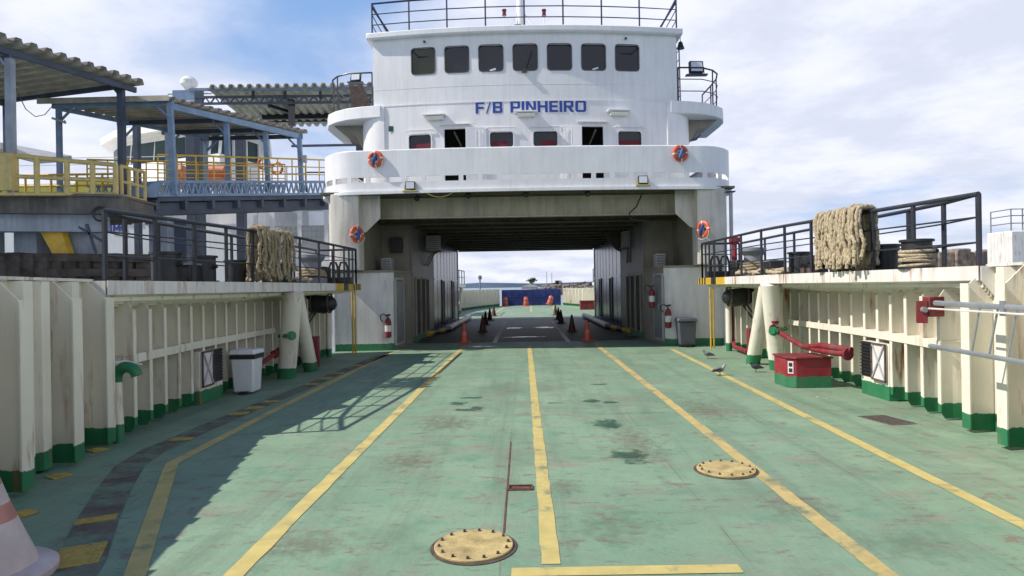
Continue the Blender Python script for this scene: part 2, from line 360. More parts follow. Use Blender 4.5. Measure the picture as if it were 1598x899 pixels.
# worn green deck
def deck_mat():
    m = bpy.data.materials.new('green_deck_paint'); m.use_nodes = True; t = m.node_tree; nd = t.nodes; L = t.links
    p = nd['Principled BSDF']; p.inputs['Specular IOR Level'].default_value = .35
    g = nd.new('ShaderNodeNewGeometry')
    def noise(scale, detail=6, rg=.6, dist=0, sc=None, loc=(0,0,0)):
        n = nd.new('ShaderNodeTexNoise'); n.inputs['Scale'].default_value = scale; n.inputs['Detail'].default_value = detail; n.inputs['Roughness'].default_value = rg; n.inputs['Distortion'].default_value = dist
        mpn = nd.new('ShaderNodeMapping'); mpn.inputs['Scale'].default_value = sc or (1, 1, 1); mpn.inputs['Location'].default_value = loc
        L.new(g.outputs['Position'], mpn.inputs[0]); L.new(mpn.outputs[0], n.inputs['Vector']); return n.outputs[0]
    def ramp(v, a, b):
        r = nd.new('ShaderNodeMapRange'); r.inputs[1].default_value = a; r.inputs[2].default_value = b; L.new(v, r.inputs[0]); return r.outputs[0]
    def mix(f, a, b):
        x = nd.new('ShaderNodeMix'); x.data_type = 'RGBA'
        for i, q in ((0, f), (6, a), (7, b)):
            if isinstance(q, bpy.types.NodeSocket): L.new(q, x.inputs[i])
            elif i == 0: x.inputs[0].default_value = q
            else: x.inputs[i].default_value = (*q, 1)
        return x.outputs[2]
    def mth(op, a, b):
        n = nd.new('ShaderNodeMath'); n.operation = op
        for i, q in enumerate((a, b)):
            if isinstance(q, bpy.types.NodeSocket): L.new(q, n.inputs[i])
            else: n.inputs[i].default_value = q
        return n.outputs[0]
    col = mix(ramp(noise(.8, 7), .3, .7), (.178, .284, .187), (.262, .370, .250))
    col = mix(mth('MULTIPLY', ramp(noise(2.3, 9, .7, loc=(5, 2, 0)), .52, .68), .75), col, (.105, .245, .165))
    col = mix(mth('MULTIPLY', ramp(noise(1.1, 9, .72, .3, (1.0, 2.2, 1), (9, 4, 0)), .52, .66), .8), col, (.26, .235, .185))
    col = mix(mth('MULTIPLY', ramp(noise(5, 10, .75, 0, (.7, 2.4, 1), (1, 8, 0)), .565, .63), .8), col, (.17, .125, .105))
    col = mix(mth('MULTIPLY', ramp(noise(19, 6, .7, 0, (.8, 2.0, 1), (3, 1, 0)), .63, .70), .9), col, (.05, .06, .05))
    col = mix(mth('MULTIPLY', ramp(noise(11, 6, .7, 0, (.6, 1.8, 1), (13, 1, 0)), .70, .74), .7), col, (.50, .55, .48))
    col = mix(mth('MULTIPLY', ramp(noise(1.0, 7, .7, 0, (2.6, .16, 1), (4, 3, 0)), .50, .68), .55), col, (.12, .16, .115))
    col = mix(mth('MULTIPLY', ramp(noise(.45, 8, .65, .6, None, (7, 7, 0)), .52, .70), .6), col, (.15, .175, .125))
    col = mix(mth('MULTIPLY', ramp(noise(2.6, 10, .78, .2, (1, 1.5, 1), (17, 5, 0)), .575, .615), .8), col, (.20, .135, .11))
    sp = nd.new('ShaderNodeSeparateXYZ'); L.new(g.outputs['Position'], sp.inputs[0])
    cell = nd.new('ShaderNodeCombineXYZ'); L.new(mth('FLOOR', mth('DIVIDE', mth('ADD', sp.outputs[0], .17), 1.52), 0), cell.inputs[0]); L.new(mth('FLOOR', mth('DIVIDE', mth('ADD', sp.outputs[1], .62), 6.08), 0), cell.inputs[1])
    wn = nd.new('ShaderNodeTexWhiteNoise'); wn.noise_dimensions = '2D'; L.new(cell.outputs[0], wn.inputs['Vector'])
    col = mix(mth('MULTIPLY', wn.outputs[0], .28), col, (.13, .23, .165))
    sx = mth('LESS_THAN', mth('ABSOLUTE', mth('SUBTRACT', mth('PINGPONG', mth('ADD', sp.outputs[0], .17+.76), .76), .76), 0), .006)
    col = mix(mth('MULTIPLY', mth('MULTIPLY', sx, ramp(noise(.8, 3, loc=(6, 6, 0)), .45, .6)), .6), col, (.13, .085, .06))
    sm = mth('LESS_THAN', mth('ABSOLUTE', mth('SUBTRACT', mth('PINGPONG', mth('ADD', sp.outputs[1], .62), 3.04), 3.0), 0), .008)
    col = mix(mth('MULTIPLY', sm, .55), col, (.07, .08, .06))
    L.new(col, p.inputs['Base Color'])
    L.new(ramp(noise(1.7, 6, loc=(2, 2, 2)), .2, 1.0), p.inputs['Roughness'])
    rr = nd.new('ShaderNodeMapRange'); rr.inputs[1].default_value = .25; rr.inputs[2].default_value = .75; rr.inputs[3].default_value = .42; rr.inputs[4].default_value = .75
    L.new(noise(1.7, 6, loc=(2, 2, 2)), rr.inputs[0]); L.new(rr.outputs[0], p.inputs['Roughness'])
    b = nd.new('ShaderNodeBump'); b.inputs['Strength'].default_value = .25; b.inputs['Distance'].default_value = .02
    L.new(mth('ADD', noise(28, 5), mth('MULTIPLY', noise(1.5, 3), 2.0)), b.inputs['Height']); L.new(b.outputs[0], p.inputs['Normal'])
    return m
m_deck = deck_mat()
def line_mat(name, base, worn=.5):
    return mat(name, base, .7, .12, 6, wear=((.17, .20, .13), 2.6, .60-.1*worn, .72-.08*worn), dirt=.25, streak=False, rust=.32*worn, rustcol=(.30, .18, .10))
m_line = line_mat('lane_yellow', (.55, .45, .16), .6)
m_linew = line_mat('lane_yellow_scuffed', (.53, .41, .16), 1.05)
m_linep = mat('lane_pale_worn', (.78, .76, .72), .7, .2, 6, wear=((.14, .2, .16), 4, .6, .72))
# sea
def sea_mat():
    m = bpy.data.materials.new('sea_water'); m.use_nodes = True; t = m.node_tree; nd = t.nodes; L = t.links
    p = nd['Principled BSDF']; p.inputs['Base Color'].default_value = (.07, .15, .20, 1); p.inputs['Roughness'].default_value = .25
    g = nd.new('ShaderNodeNewGeometry'); n = nd.new('ShaderNodeTexNoise'); n.inputs['Scale'].default_value = .6; n.inputs['Detail'].default_value = 6
    L.new(g.outputs['Position'], n.inputs['Vector']); b = nd.new('ShaderNodeBump'); b.inputs['Strength'].default_value = .6; b.inputs['Distance'].default_value = .3
    L.new(n.outputs[0], b.inputs['Height']); L.new(b.outputs[0], p.inputs['Normal']); return m
m_sea = sea_mat()

# ================================================================== SETTING: sea, deck, markings
HULL = [(-9, 2.75), (-7.6, 2.75), (-4, 3.35), (0, 3.85), (3.4, 4.3), (5, 4.62), (6.5, 4.95), (7.5, 5.16), (8.3, 5.26), (9.7, 5.4), (12, 5.5), (36, 5.5), (46, 5.4), (52, 4.5), (59, 2.9), (60, 2.9)]
def hull(D): return lerp_tab(HULL, D)
def axis(D): return CX + max(0, D-34)*.022           # far bow sits a little to one side
DS = [-7.6, -4, -2, 0, 1.7, 3.4, 4.2, 5, 5.8, 6.5, 7.5, 8.3, 9, 9.7, 10.8, 12, 14, 17.2, 22, 28, 34, 38, 42, 46, 49, 52, 55.5, 59]
struct(MB().sheet([(-60000, -60000), (60000, -60000), (60000, 60000), (-60000, 60000)], -2.4).build('sea', m_sea, smooth=0))
dk = MB(); n = len(DS)
dk.add([(axis(D)-hull(D)-.02, D, 0) for D in DS]+[(axis(D)+hull(D)+.02, D, 0) for D in DS], [(i, n+i, n+i+1, i+1) for i in range(n-1)])
struct(dk.build('deck', m_deck, smooth=0))
def ribbon(pts, wd, z):
    m = MB(); P = [Vector((p[0], p[1])) for p in pts]; L = len(P); a = []; b = []
    for i in range(L):
        t = (P[min(i+1, L-1)]-P[max(i-1, 0)]).normalized(); nn = Vector((-t.y, t.x))
        jt = .05*wd if L > 5 else 0; a.append(P[i]+nn*(wd/2+random.uniform(-jt, jt))); b.append(P[i]-nn*(wd/2+random.uniform(-jt, jt)))
    m.add([(p.x, p.y, z) for p in a+b], [(i, L+i, L+i+1, i+1) for i in range(L-1)])
    return m
def seg(a, b, n=90): return [Vector(a).lerp(Vector(b), i/n) for i in range(n+1)]
XL, XM, XR = -1.765, .14, 2.075
for x, mt, y1 in ((XL, m_line, 19.2), (XM, m_line, 18.4), (XR, m_linew, 18.9)):
    y0 = 3.92 if x == XM else .5
    struct(ribbon(seg((x, y0), (x, y1)), .125 if x != XM else .115, .004).build('lane_line', mt, smooth=0))
g = [G(1650, 846), G(1598, 820), G(1330, 686), G(1180, 611), G(1048, 545)]
struct(ribbon(g, .125, .004).build('lane_line', m_line, smooth=0))
g = [G(190, 950), G(210, 899), G(268, 724), G(420, 645), G(610, 551)]
struct(ribbon(g, .125, .004).build('lane_line', m_line, smooth=0))
struct(ribbon([G(798, 894), G(1156, 888)], .115, .005).build('stop_line', m_line, smooth=0))
for x in (-.92, 1.35):
    struct(ribbon(seg((x, 19.6), (x, 31.5)), .15, .004).build('worn_lane_line', m_linep, smooth=0))
struct(ribbon(seg((axis(50)+.0, 44), (axis(56), 57)), .12, .004).build('lane_line', m_line, smooth=0))
for x in (-2, 2.1): struct(ribbon(seg((x, 37.5), (x+.35, 55)), .12, .004).build('lane_line', m_line, smooth=0))
struct(ribbon(seg((CX, 19.9), (CX, 34.6)), 7.2, .002).build('grimy_car_deck_painted_shade', m_grime_shade, smooth=0))  # sheet carrying the floor's grime and the painted shade of the covered deck
# worn brown walkway strip with the tactile tiles that are left on it
sp = [G(70, 960), G(125, 882), G(152, 812), G(178, 765), G(205, 727), G(240, 703), G(290, 681), G(335, 662), G(420, 627), G(470, 607), G(520, 585), G(600, 554)]
struct(ribbon(sp, .27, .004).build('worn_walkway_strip', m_primer, smooth=0))
struct(MB().bar(G(797, 690)+Vector((0,0,.002)), G(786, 832)+Vector((0,0,.002)), .012, .008).build('deck_weld_seam', m_weld, smooth=0))
def blob(c, rx, ry, z, seed, rough=.35, nn=26):
    rr = random.Random(seed); ph = [rr.uniform(0, 6.28) for _ in range(4)]
    pts = []
    for i in range(nn):
        a = 2*math.pi*i/nn; k = 1+rough*(.5*math.sin(2*a+ph[0])+.4*math.sin(3*a+ph[1])+.35*math.sin(5*a+ph[2])+.2*math.sin(8*a+ph[3]))
        pts.append((c[0]+rx*k*math.cos(a), c[1]+ry*k*math.sin(a)))
    return MB().sheet(pts, z)
for i, (px, py, rx, ry) in enumerate(((735, 621, .14, .05), (716, 630, .11, .09), (745, 637, .07, .08), (722, 640, .15, .06), (925, 626, .10, .10), (951, 628, .10, .05), (946, 662, .12, .2), (935, 600, .10, .06), (984, 712, .13, .18), (865, 629, .09, .03))):
    struct(blob(G(px, py), rx*1.7, ry*1.7, .003, i, 0).build('wet_patch', m_wet, smooth=0))
for i, (px, py, rx, ry) in enumerate(((802, 512, .4, .5), (850, 511, .5, .6), (752, 541, .5, .12), (815, 526, .8, .2))):
    struct(blob(G(px, py), rx, ry, .004, 40+i, 0).build('deck_puddle', m_puddle, smooth=0))
for i, (px, py, rx, ry) in enumerate(((990, 690, .35, 1.0), (960, 820, .45, .5), (640, 720, .35, .45), (1250, 790, .35, .4), (700, 860, .3, .2), (480, 850, .4, .3), (880, 760, .2, .3), (1420, 850, .4, .4), (1100, 640, .5, 1.0), (700, 660, .5, .6))):
    struct(blob(G(px, py), rx, ry, .0034, 60+i, 0).build('rust_patch' if i % 3 != 1 else 'oil_patch', m_rusty if i % 3 != 1 else m_oil, smooth=0))

# ================================================================== BULWARKS (one each side of the bow)
def side_path(sg, d0, d1, add=0.0, step=.6):
    k = max(2, int((d1-d0)/step)); return [(CX+sg*(hull(d0+(d1-d0)*i/k)+add), d0+(d1-d0)*i/k) for i in range(k+1)]
def pin(D): return lerp_tab([(7.1, 4.92), (9.5, 4.66), (12, 4.46), (16.5, 4.38)], D)                # inboard edge of the mooring platform
def bulwark(sg, label):
    t = T('bulwark', label, 'bulwark', (CX+sg*5.2, 8, 0))
    MB().wall(side_path(sg, -7.4, 17.2), 0.0, 1.84, .02, side=-sg).build('plating', m_bul, t)
    MB().wall(side_path(sg, -7.6, 17.2, .021), -2.6, 1.8, .02, side=-sg).build('hull_side', m_hull2, t)
    cp = MB(); P = side_path(sg, -7.4, 7.3, -.07); cp.wall(P, 1.84, 1.87, .20, side=-sg); cp.build('rail_cap', m_fasc, t)
    for D in (-1.2, -.2, .8, 1.75, 2.7, 3.6, 4.5, 5.47, 6.4, 7.15):     # deep brackets of the bare bulwark
        h = hull(D); x0 = CX+sg*h; d = .30
        m = MB(); m.extr([(x0, D, .02), (x0-sg*(d-.02), D, .02), (x0-sg*d, D, .14), (x0-sg*d, D, 1.62), (x0-sg*.07, D, 1.84), (x0, D, 1.84)], (0, .016, 0))
        m.box(*(sorted((x0-sg*(d+.016), x0-sg*d))[0], D-.06, .04), *(sorted((x0-sg*(d+.016), x0-sg*d))[1], D+.075, 1.66))
        m.build('bracket', m_bul, t)
    for D in (.3, 1.3, 2.25, 3.15, 4.05, 4.85, 5.15, 5.85, 6.15, 6.75):
        x0 = CX+sg*hull(D); m = MB()
        m.prism([(x0, D-.11), (x0-sg*.13, D-.05), (x0-sg*.13, D+.06), (x0, D+.12)], .03, 1.83); m.build('stiffener', m_bul, t)
    D = 7.76; k = 0
    while D < 17:
        h = hull(D); x0 = CX+sg*h; d = .31
        m = MB(); m.extr([(x0, D, .02), (x0-sg*(d-.05), D, .02), (x0-sg*d, D, .10), (x0-sg*d, D, 1.50), (x0-sg*.2, D, 1.66), (x0, D, 1.66)], (0, .012, 0))
        a, b = sorted((x0-sg*(d+.014), x0-sg*d)); m.box(a, D-.024, .10, b, D+.036, 1.50)
        m.build('rib', m_bul, t); D += .42
    st = MB(); P = side_path(sg, 7.72, 12.9, -.10); st.wall([(x-sg*.235, y) for x, y in P], .86, .965, .016, side=-sg)
    st.wall([(x+sg*.09, y) for x, y in P], .95, .966, .32, side=sg); st.build('stringer', m_bul, t)
    return t
b_l = bulwark(-1, 'shaded white ribbed steel bulwark beside the brown walkway strip')
b_r = bulwark(1, 'sunlit white ribbed steel bulwark with a steel gangway hung along it')

# ================================================================== MOORING PLATFORMS
def platform(sg, label):
    t = T('mooring_platform', label, 'platform', (CX+sg*5, 12, 0))
    d0 = 7.3 if sg < 0 else 7.12
    ds = [d0, 7.8, 8.5, 9.5, 11, 13, 15, 16.5]
    inner = [(CX+sg*pin(D), D) for D in ds]; outer = [(CX+sg*(hull(D)+.04), D) for D in ds]
    MB().prism(inner+outer[::-1], 1.80, 1.85).build('deck_plate', m_black, t)
    MB().wall(inner[:-2]+[(CX+sg*pin(14.5), 14.5)], 1.69, 1.853, .015, side=sg).build('fascia', m_fasc, t)
    hz = MB(); y = 14.5; i = 0                      # yellow and black warning edge
    for wd in (.62, .38, .42, .12, .10, .12, .10, .12, .10, .04):
        q = [(CX+sg*pin(y), y), (CX+sg*pin(y+wd), y+wd)]; hz.wall(q, 1.69, 1.853, .015, i % 2, side=sg); y += wd; i += 1
    hz.box(*sorted((CX+sg*pin(16.5), CX+sg*5.5))[:1], 16.5, 1.69, sorted((CX+sg*pin(16.5), CX+sg*5.5))[1], 16.515, 1.853)
    hz.build('hazard_edge', [m_yel, m_black], t)
    und = MB()                                       # sloping underside with its stiffening ridges
    a = [(CX+sg*(pin(D)+.016), D, 1.69) for D in ds]; b = [(CX+sg*(hull(D)-.01), D, 1.52 if D < 13 else 1.6) for D in ds]
    k = len(ds); und.add(a+b, [(i, k+i, k+i+1, i+1) for i in range(k-1)])
    for i in range(k-1): pass
    for f in (.2, .4, .6, .8):
        L = [Vector(p).lerp(Vector(q), f) for p, q in zip(a, b)]
        for p, q in zip(L, L[1:]): und.bar(p-Vector((0,0,.02)), q-Vector((0,0,.02)), .012, .05)
    und.build('underside', m_bul, t)
    D = d0-.025; e = MB(); e.extr([(CX+sg*pin(D), D, 1.85), (CX+sg*pin(D), D, 1.69), (CX+sg*hull(D), D, 1.5), (CX+sg*hull(D), D, 1.85)], (0, .012, 0)); e.build('end_plate', m_fasc, t)
    for (x0, y0, x1, y1, r) in ((4.80, 12.5, 4.50, 12.1, .172), (4.66, 13.5, 4.64, 12.6, .145)):
        MB().tube([(CX+sg*x0, y0, 0), (CX+sg*x0, y0, .05), (CX+sg*x1, y1, 1.69)], r, 20, cap=True).build('support_leg', m_bul, t)
    return t
pl_l = platform(-1, 'raised white mooring platform in shade below the passenger walkway')
pl_r = platform(1, 'raised white mooring platform in sun with rust-streaked edge')

def fence(name, label, cat, runs, z0, heights, rails, mt, pr=.03, flat=False, group=None, sub=None, loc=None, posts=None):
    """runs: list of plan polylines [(x,y,base z, top z)]; posts at every vertex flagged"""
    t = T(name, label, cat, loc or runs[0][0][:3], group)
    for run in runs:
        for p in run:
            if len(p) > 4 and not p[4]: continue
            b, tp = Vector((p[0], p[1], p[2])), Vector((p[0], p[1], p[3]))
            m = MB()
            if flat: m.cbox((b+tp)/2, .03, .06, (tp-b).length)
            else: m.tube([b, tp], pr, 8)
            m.build('post', mt, t)
        MB().tube([(p[0], p[1], p[3]) for p in run], rails[0], 8).build('top_rail', mt, t)
        for f in heights:
            MB().tube([(p[0], p[1], p[2]+(p[3]-p[2])*f) for p in run], rails[1], 6).build('mid_rail', mt, t)
    return t
def prail(sg, label):
    zt = lambda D: 2.66+.07*min(1, (D-7.3)/5)
    inn = [(CX+sg*(pin(D)+.05), D, 1.85, zt(D)) for D in (7.35 if sg < 0 else 7.18, 8.2, 9.0, 9.8, 10.6, 11.5, 12.5, 13.6, 14.6, 15.4, 15.8, 16.1, 16.4)]
    outr = [(CX+sg*(pin(7.35 if sg < 0 else 7.18)+.05), 7.35 if sg < 0 else 7.18, 1.85, zt(7.35), False)]+[(CX+sg*(hull(D)-.06), D, 1.85, zt(D)) for D in ( 8.1, 9.0, 10.2, 11.6, 13.2, 14.8, 16.4)]
    end = [(CX+sg*(pin(16.4)+.05), 16.4, 1.85, zt(16.4))]+[(CX+sg*(pin(16.4)+.05+f), 16.4, 1.85, zt(16.4)) for f in (.3, .6, .95)]
    return fence('platform_railing', label, 'railing', [inn, outr, end], 1.85, (.36, .70) if sg < 0 else (.33, .68), (.028, .011), m_rail, flat=True, loc=(CX+sg*5, 12, 1.85))
prail(-1, 'dark pipe railing of the shaded platform with a brown rope over it')
prail(1, 'dark pipe railing of the sunlit platform with a pale rope over it')

# ================================================================== SUPERSTRUCTURE
ss = T('ferry_superstructure', 'white ferry superstructure with wheelhouse, passenger deck and covered car deck below', 'superstructure', (CX, 20, 0))
def bow(x, y0, k): return y0+k*(x-CX)**2
# lower deckhouses flanking the covered car deck
for sg in (-1, 1):
    X = lambda o: CX+sg*o
    lh = MB().wall([(X(5.42), 17.8), (X(4.12), 17.8), (X(3.98), 17.82), (X(3.87), 17.88), (X(3.80), 17.98)], 0, 2.19, .05, side=-sg).build('lower_house', m_house, ss)
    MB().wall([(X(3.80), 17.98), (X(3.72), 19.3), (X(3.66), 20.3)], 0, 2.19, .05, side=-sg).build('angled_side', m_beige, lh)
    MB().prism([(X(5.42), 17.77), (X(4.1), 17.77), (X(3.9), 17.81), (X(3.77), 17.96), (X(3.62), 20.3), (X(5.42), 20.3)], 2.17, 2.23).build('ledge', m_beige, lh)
    MB().wall([(X(4.14), 17.792), (X(3.98), 17.812), (X(3.865), 17.87), (X(3.785), 17.98)], 1.93, 2.165, .006, side=sg).build('head_band', m_house, lh)
    # steel door on the angled corner
    a, b = Vector((X(3.794), 18.09, 0)), Vector((X(3.74), 18.97, 0)); nn = Vector((-sg*1, -.061, 0)).normalized()
    dr = MB(); dr.extr([a+nn*.01+Vector((0,0,.16)), b+nn*.01+Vector((0,0,.16)), b+nn*.01+Vector((0,0,1.95)), a+nn*.01+Vector((0,0,1.95))], nn*.035); dr = dr.build('door', m_grey, lh, bevel=.006)
    fr = MB()
    for p, q in (((a, .12), (a, 2.0)), ((b, .12), (b, 2.0)), ((a, 2.0), (b, 2.0)), ((a, .14), (b, .14))):
        fr.bar(p[0]+nn*.02+Vector((0,0,p[1])), q[0]+nn*.02+Vector((0,0,q[1])), .06, .06)
    fr.build('door_frame', m_lgrey, lh)
    h0 = a.lerp(b, .15)+nn*.07; MB().tube([h0+Vector((0,0,1.0)), h0+nn*.04+Vector((0,0,1.02)), h0+nn*.04+Vector((0,0,1.16))], .012, 6).build('door_handle', m_alum, lh)
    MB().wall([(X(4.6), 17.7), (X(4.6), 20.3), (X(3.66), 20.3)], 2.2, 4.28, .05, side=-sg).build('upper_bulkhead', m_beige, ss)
    # covered deck wall: painted, then glossy sheet
    tw = MB(); tw.wall([(X(3.65), 20.25), (X(3.65), 25.0)], 0, 4.28, .05, side=-sg); tw.build('car_deck_wall', m_soot_shade, ss)
    gl = MB(); gl.wall([(X(3.65), 25.0), (X(3.65), 34.2)], 0, 4.28, .05, side=-sg)
    y = 25.0
    while y < 34.1: gl.box(*sorted((X(3.65), X(3.642)))[:1], y, .02, sorted((X(3.65), X(3.642)))[1], y+.03, 3.9); y += 1.1
    a0, a1 = sorted((X(3.65), X(3.632))); gl.box(a0, 25, 2.05, a1, 34.2, 2.11); gl.build('glossy_wall', m_gloss, ss)
    for y, mtx in ((20.75, m_dark), (21.8, m_iron), (22.7, m_dark), (27.4, m_dark), (31.2, m_dark)):
        o_ = MB(); a0, a1 = sorted((X(3.649), X(3.62))); o_.box(a0, y, .22, a1, y+.72, 2.02); o_ = o_.build('doorway', mtx, ss)
        f_ = MB(); a0, a1 = sorted((X(3.649), X(3.60)))
        for yy in (y-.05, y+.72): f_.box(a0, yy, .18, a1, yy+.05, 2.08)
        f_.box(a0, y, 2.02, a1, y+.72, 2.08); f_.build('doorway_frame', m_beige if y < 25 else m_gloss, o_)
    # side columns and their knees
    c_ = MB(); c_.prism([(X(5.45), 17.75), (X(5.43), 17.5), (X(5.32), 17.3), (X(5.15), 17.24), (X(4.62), 17.2), (X(4.55), 17.24), (X(4.55), 17.75)], 2.232, 4.28)
    c_.build('side_column', m_colp, ss, bevel=.015)
    c_ = MB().wall([(X(5.44), 17.7), (X(5.44), 34.4)], -2.6, 4.28, .05, side=sg).build('ship_side', m_white, ss)
    kn = MB().extr([(X(4.55), 17.6, 4.28), (X(4.55), 17.6, 3.25), (X(4.45), 17.6, 3.28), (X(4.05), 17.6, 3.66), (X(4.05), 17.6, 4.28)], (0, .03, 0)); kn.build('knee', m_colp, ss)
    for y in (24.9,):
        kn = MB().extr([(X(3.65), y, 4.28), (X(3.65), y, 3.0), (X(3.45), y, 3.1), (X(2.95), y, 3.7), (X(2.95), y, 4.28)], (0, .03, 0)); kn.build('knee', m_ceil, ss)
    MB().wall([(X(5.42), 34.2), (X(3.62), 34.2)], 0, 4.28, .05, side=sg).build('end_bulkhead', m_house, ss)
# deckhead and beams
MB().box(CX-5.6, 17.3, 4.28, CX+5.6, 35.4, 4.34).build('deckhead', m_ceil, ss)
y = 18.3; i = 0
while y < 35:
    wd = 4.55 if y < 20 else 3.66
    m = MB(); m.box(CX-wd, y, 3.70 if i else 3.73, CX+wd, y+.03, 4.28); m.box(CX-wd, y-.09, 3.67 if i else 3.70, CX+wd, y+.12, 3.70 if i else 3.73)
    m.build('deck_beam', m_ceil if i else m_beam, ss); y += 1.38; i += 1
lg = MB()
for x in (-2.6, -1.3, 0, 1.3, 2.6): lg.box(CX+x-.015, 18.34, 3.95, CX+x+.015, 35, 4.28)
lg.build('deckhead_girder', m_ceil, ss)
# passenger deck bulwark with its row of freeing slots
def band_path(add=0.0):
    P = []
    hw = 5.69+add
    P.append((CX-hw, 34.4)); P.append((CX-hw, 24)); P.append((CX-hw, 18.4))
    for i in range(13):
        a = math.pi/2*i/12; P.append((CX-hw+1.15*(1-math.cos(a)), 18.4-(1.19+add)*math.sin(a)))
    for i in range(1, 24):
        x = -4.48+8.96*i/24; P.append((CX+x, bow(CX+x, 17.0-add, .0105)))
    Q = [(2*CX-p[0], p[1]) for p in P[:16]]
    return P+Q[::-1]
BP = band_path()
cum = [0]
for p, q in zip(BP, BP[1:]): cum.append(cum[-1]+math.hypot(q[0]-p[0], q[1]-p[1]))
def along(s):
    for i in range(len(BP)-1):
        if s <= cum[i+1]: f = (s-cum[i])/(cum[i+1]-cum[i]); return (BP[i][0]+(BP[i+1][0]-BP[i][0])*f, BP[i][1]+(BP[i+1][1]-BP[i][1])*f)
    return BP[-1]
def sub(s0, s1): return [along(s0)]+[BP[i] for i in range(len(BP)) if s0 < cum[i] < s1]+[along(s1)]
bb = MB(); bb.wall(BP, 4.27, 4.555, .05, side=-1); bb.wall(BP, 4.70, 5.40, .05, side=-1)
s0, s1 = cum[3]-.4, cum[-4]+.4; bb.wall(sub(0, s0), 4.555, 4.70, .05, side=-1); bb.wall(sub(s1, cum[-1]), 4.555, 4.70, .05, side=-1)
ns = 27; pit = (s1-s0)/ns
for i in range(ns+1): 
    c0 = s0+pit*i; bb.wall(sub(max(s0, c0-.06), min(s1, c0+.06)), 4.555, 4.70, .05, side=-1)
bb = bb.build('passenger_deck_bulwark', m_white, ss)
rp = MB(); rp.tube([(x, y, 5.41) for x, y in band_path(-.03)], .03, 8); rp.build('bulwark_cap', m_white, bb)
rp = MB().wall(band_path(.03), 4.24, 4.32, .08, side=-1).build('bulwark_foot', m_white, bb)
MB().prism([(x, y) for x, y in band_path(-.06)], 4.345, 4.37).build('passenger_deck', m_lgrey, ss)

# walls with real openings, bowed in plan
def bowed(x0, x1, z0, z1, y0, k, holes, dep, path_extra=None):
    m = MB(); xs = {x0, x1}; zs = {z0, z1}
    for a, b, c, d in holes: xs |= {a, b}; zs |= {c, d}
    i = x0
    while i < x1: xs.add(round(i, 4)); i += .3
    xs = sorted(xs); zs = sorted(zs)
    H = lambda x, z: any(a < x < b and c < z < d for a, b, c, d in holes)
    for a, b in zip(xs, xs[1:]):
        for c, d in zip(zs, zs[1:]):
            if b-a < 1e-4 or d-c < 1e-4 or H((a+b)/2, (c+d)/2): continue
            m.add([(a, bow(a, y0, k), c), (b, bow(b, y0, k), c), (b, bow(b, y0, k), d), (a, bow(a, y0, k), d)], [(0, 1, 2, 3)])
    for a, b, c, d in holes:
        ya, yb = bow(a, y0, k), bow(b, y0, k)
        m.add([(a, ya, c), (b, yb, c), (b, yb+dep, c), (a, ya+dep, c), (a, ya, d), (b, yb, d), (b, yb+dep, d), (a, ya+dep, d)], [(0,1,2,3), (4,7,6,5), (0,3,7,4), (1,5,6,2)])
    return m
def rrect(w_, h_, r, n=5):
    P = []
    for cx_, cz_, a0 in ((w_/2-r, h_/2-r, 0), (-w_/2+r, h_/2-r, 90), (-w_/2+r, -h_/2+r, 180), (w_/2-r, -h_/2+r, 270)):
        for i in range(n+1): a = R(a0+90*i/n); P.append((cx_+r*math.cos(a), cz_+r*math.sin(a)))
    return P
def ring(c, w_, h_, r, bd, dep, yaw=0, m=None):      # rounded frame standing proud of a wall that faces the bow
    m = m or MB(); A = rrect(w_+2*bd, h_+2*bd, r+bd); B = rrect(w_, h_, r); n = len(A); q = Matrix.Rotation(yaw, 3, 'Z'); c = Vector(c)
    V = [c+q @ Vector((p[0], y_, p[1])) for y_ in (0, -dep) for P in (A, B) for p in P]
    f = []
    for i in range(n):
        j = (i+1) % n
        f += [(2*n+i, 2*n+j, 3*n+j, 3*n+i), (i, n+i, n+j, j), (i, j, 2*n+j, 2*n+i), (n+i, 3*n+i, 3*n+j, n+j)]
    return m.add(V, f)
def window(c, w_, h_, r, parent, yaw, frame_m, glass_m, name='window', bd=.025, dep=.03, curtain=None, wiper=False):
    c = Vector(c); q = Matrix.Rotation(yaw, 3, 'Z')
    fo = ring(c, w_, h_, r, bd, dep, yaw).build(name, frame_m, parent)
    ty, tx = random.uniform(-.02, .02), random.uniform(-.015, .03); P = [c+q @ Vector((p[0], .045+p[0]*ty+p[1]*tx, p[1])) for p in rrect(w_+.02, h_+.02, r)]
    MB().extr(P, q @ Vector((0, .008, 0))).build('pane', glass_m, fo)
    return fo
ph_h = []; PW = [(-3.13, .67, 'w'), (-.72, .68, 'w'), (.56, .70, 'w'), (3.05, .70, 'w')]
WZ0, WZ1 = 5.79, 6.235
for x, w_, _ in PW: ph_h.append((CX+x-w_/2, CX+x+w_/2, WZ0, WZ1))
DR = [(-2.40, -1.77), (1.63, 2.26)]
for a, b in DR: ph_h.append((CX+a, CX+b, 4.5, 6.37))
K = .02
house = bowed(CX-4.2, CX+4.2, 4.36, 7.14, 18.7, K, ph_h, .06)
yc = bow(CX+4.2, 18.7, K); P = [(CX+4.2, yc)]
for i in range(1, 9): a = math.pi/2*i/8; P.append((CX+4.2+.8*math.sin(a), yc+.9*(1-math.cos(a))))
P.append((CX+5.0, 33.5)); house.wall(P, 4.36, 7.14, .04, side=-1); house.wall([(2*CX-x, y) for x, y in P], 4.36, 7.14, .04, side=1)
house.box(CX-4.99, 33.5, 4.36, CX+4.99, 33.55, 7.14)
house = house.build('passenger_house', m_white, ss)
MB().box(CX-4.6, 20.6, 4.38, CX+4.6, 20.64, 7.1).build('inner_partition', m_dark, house)
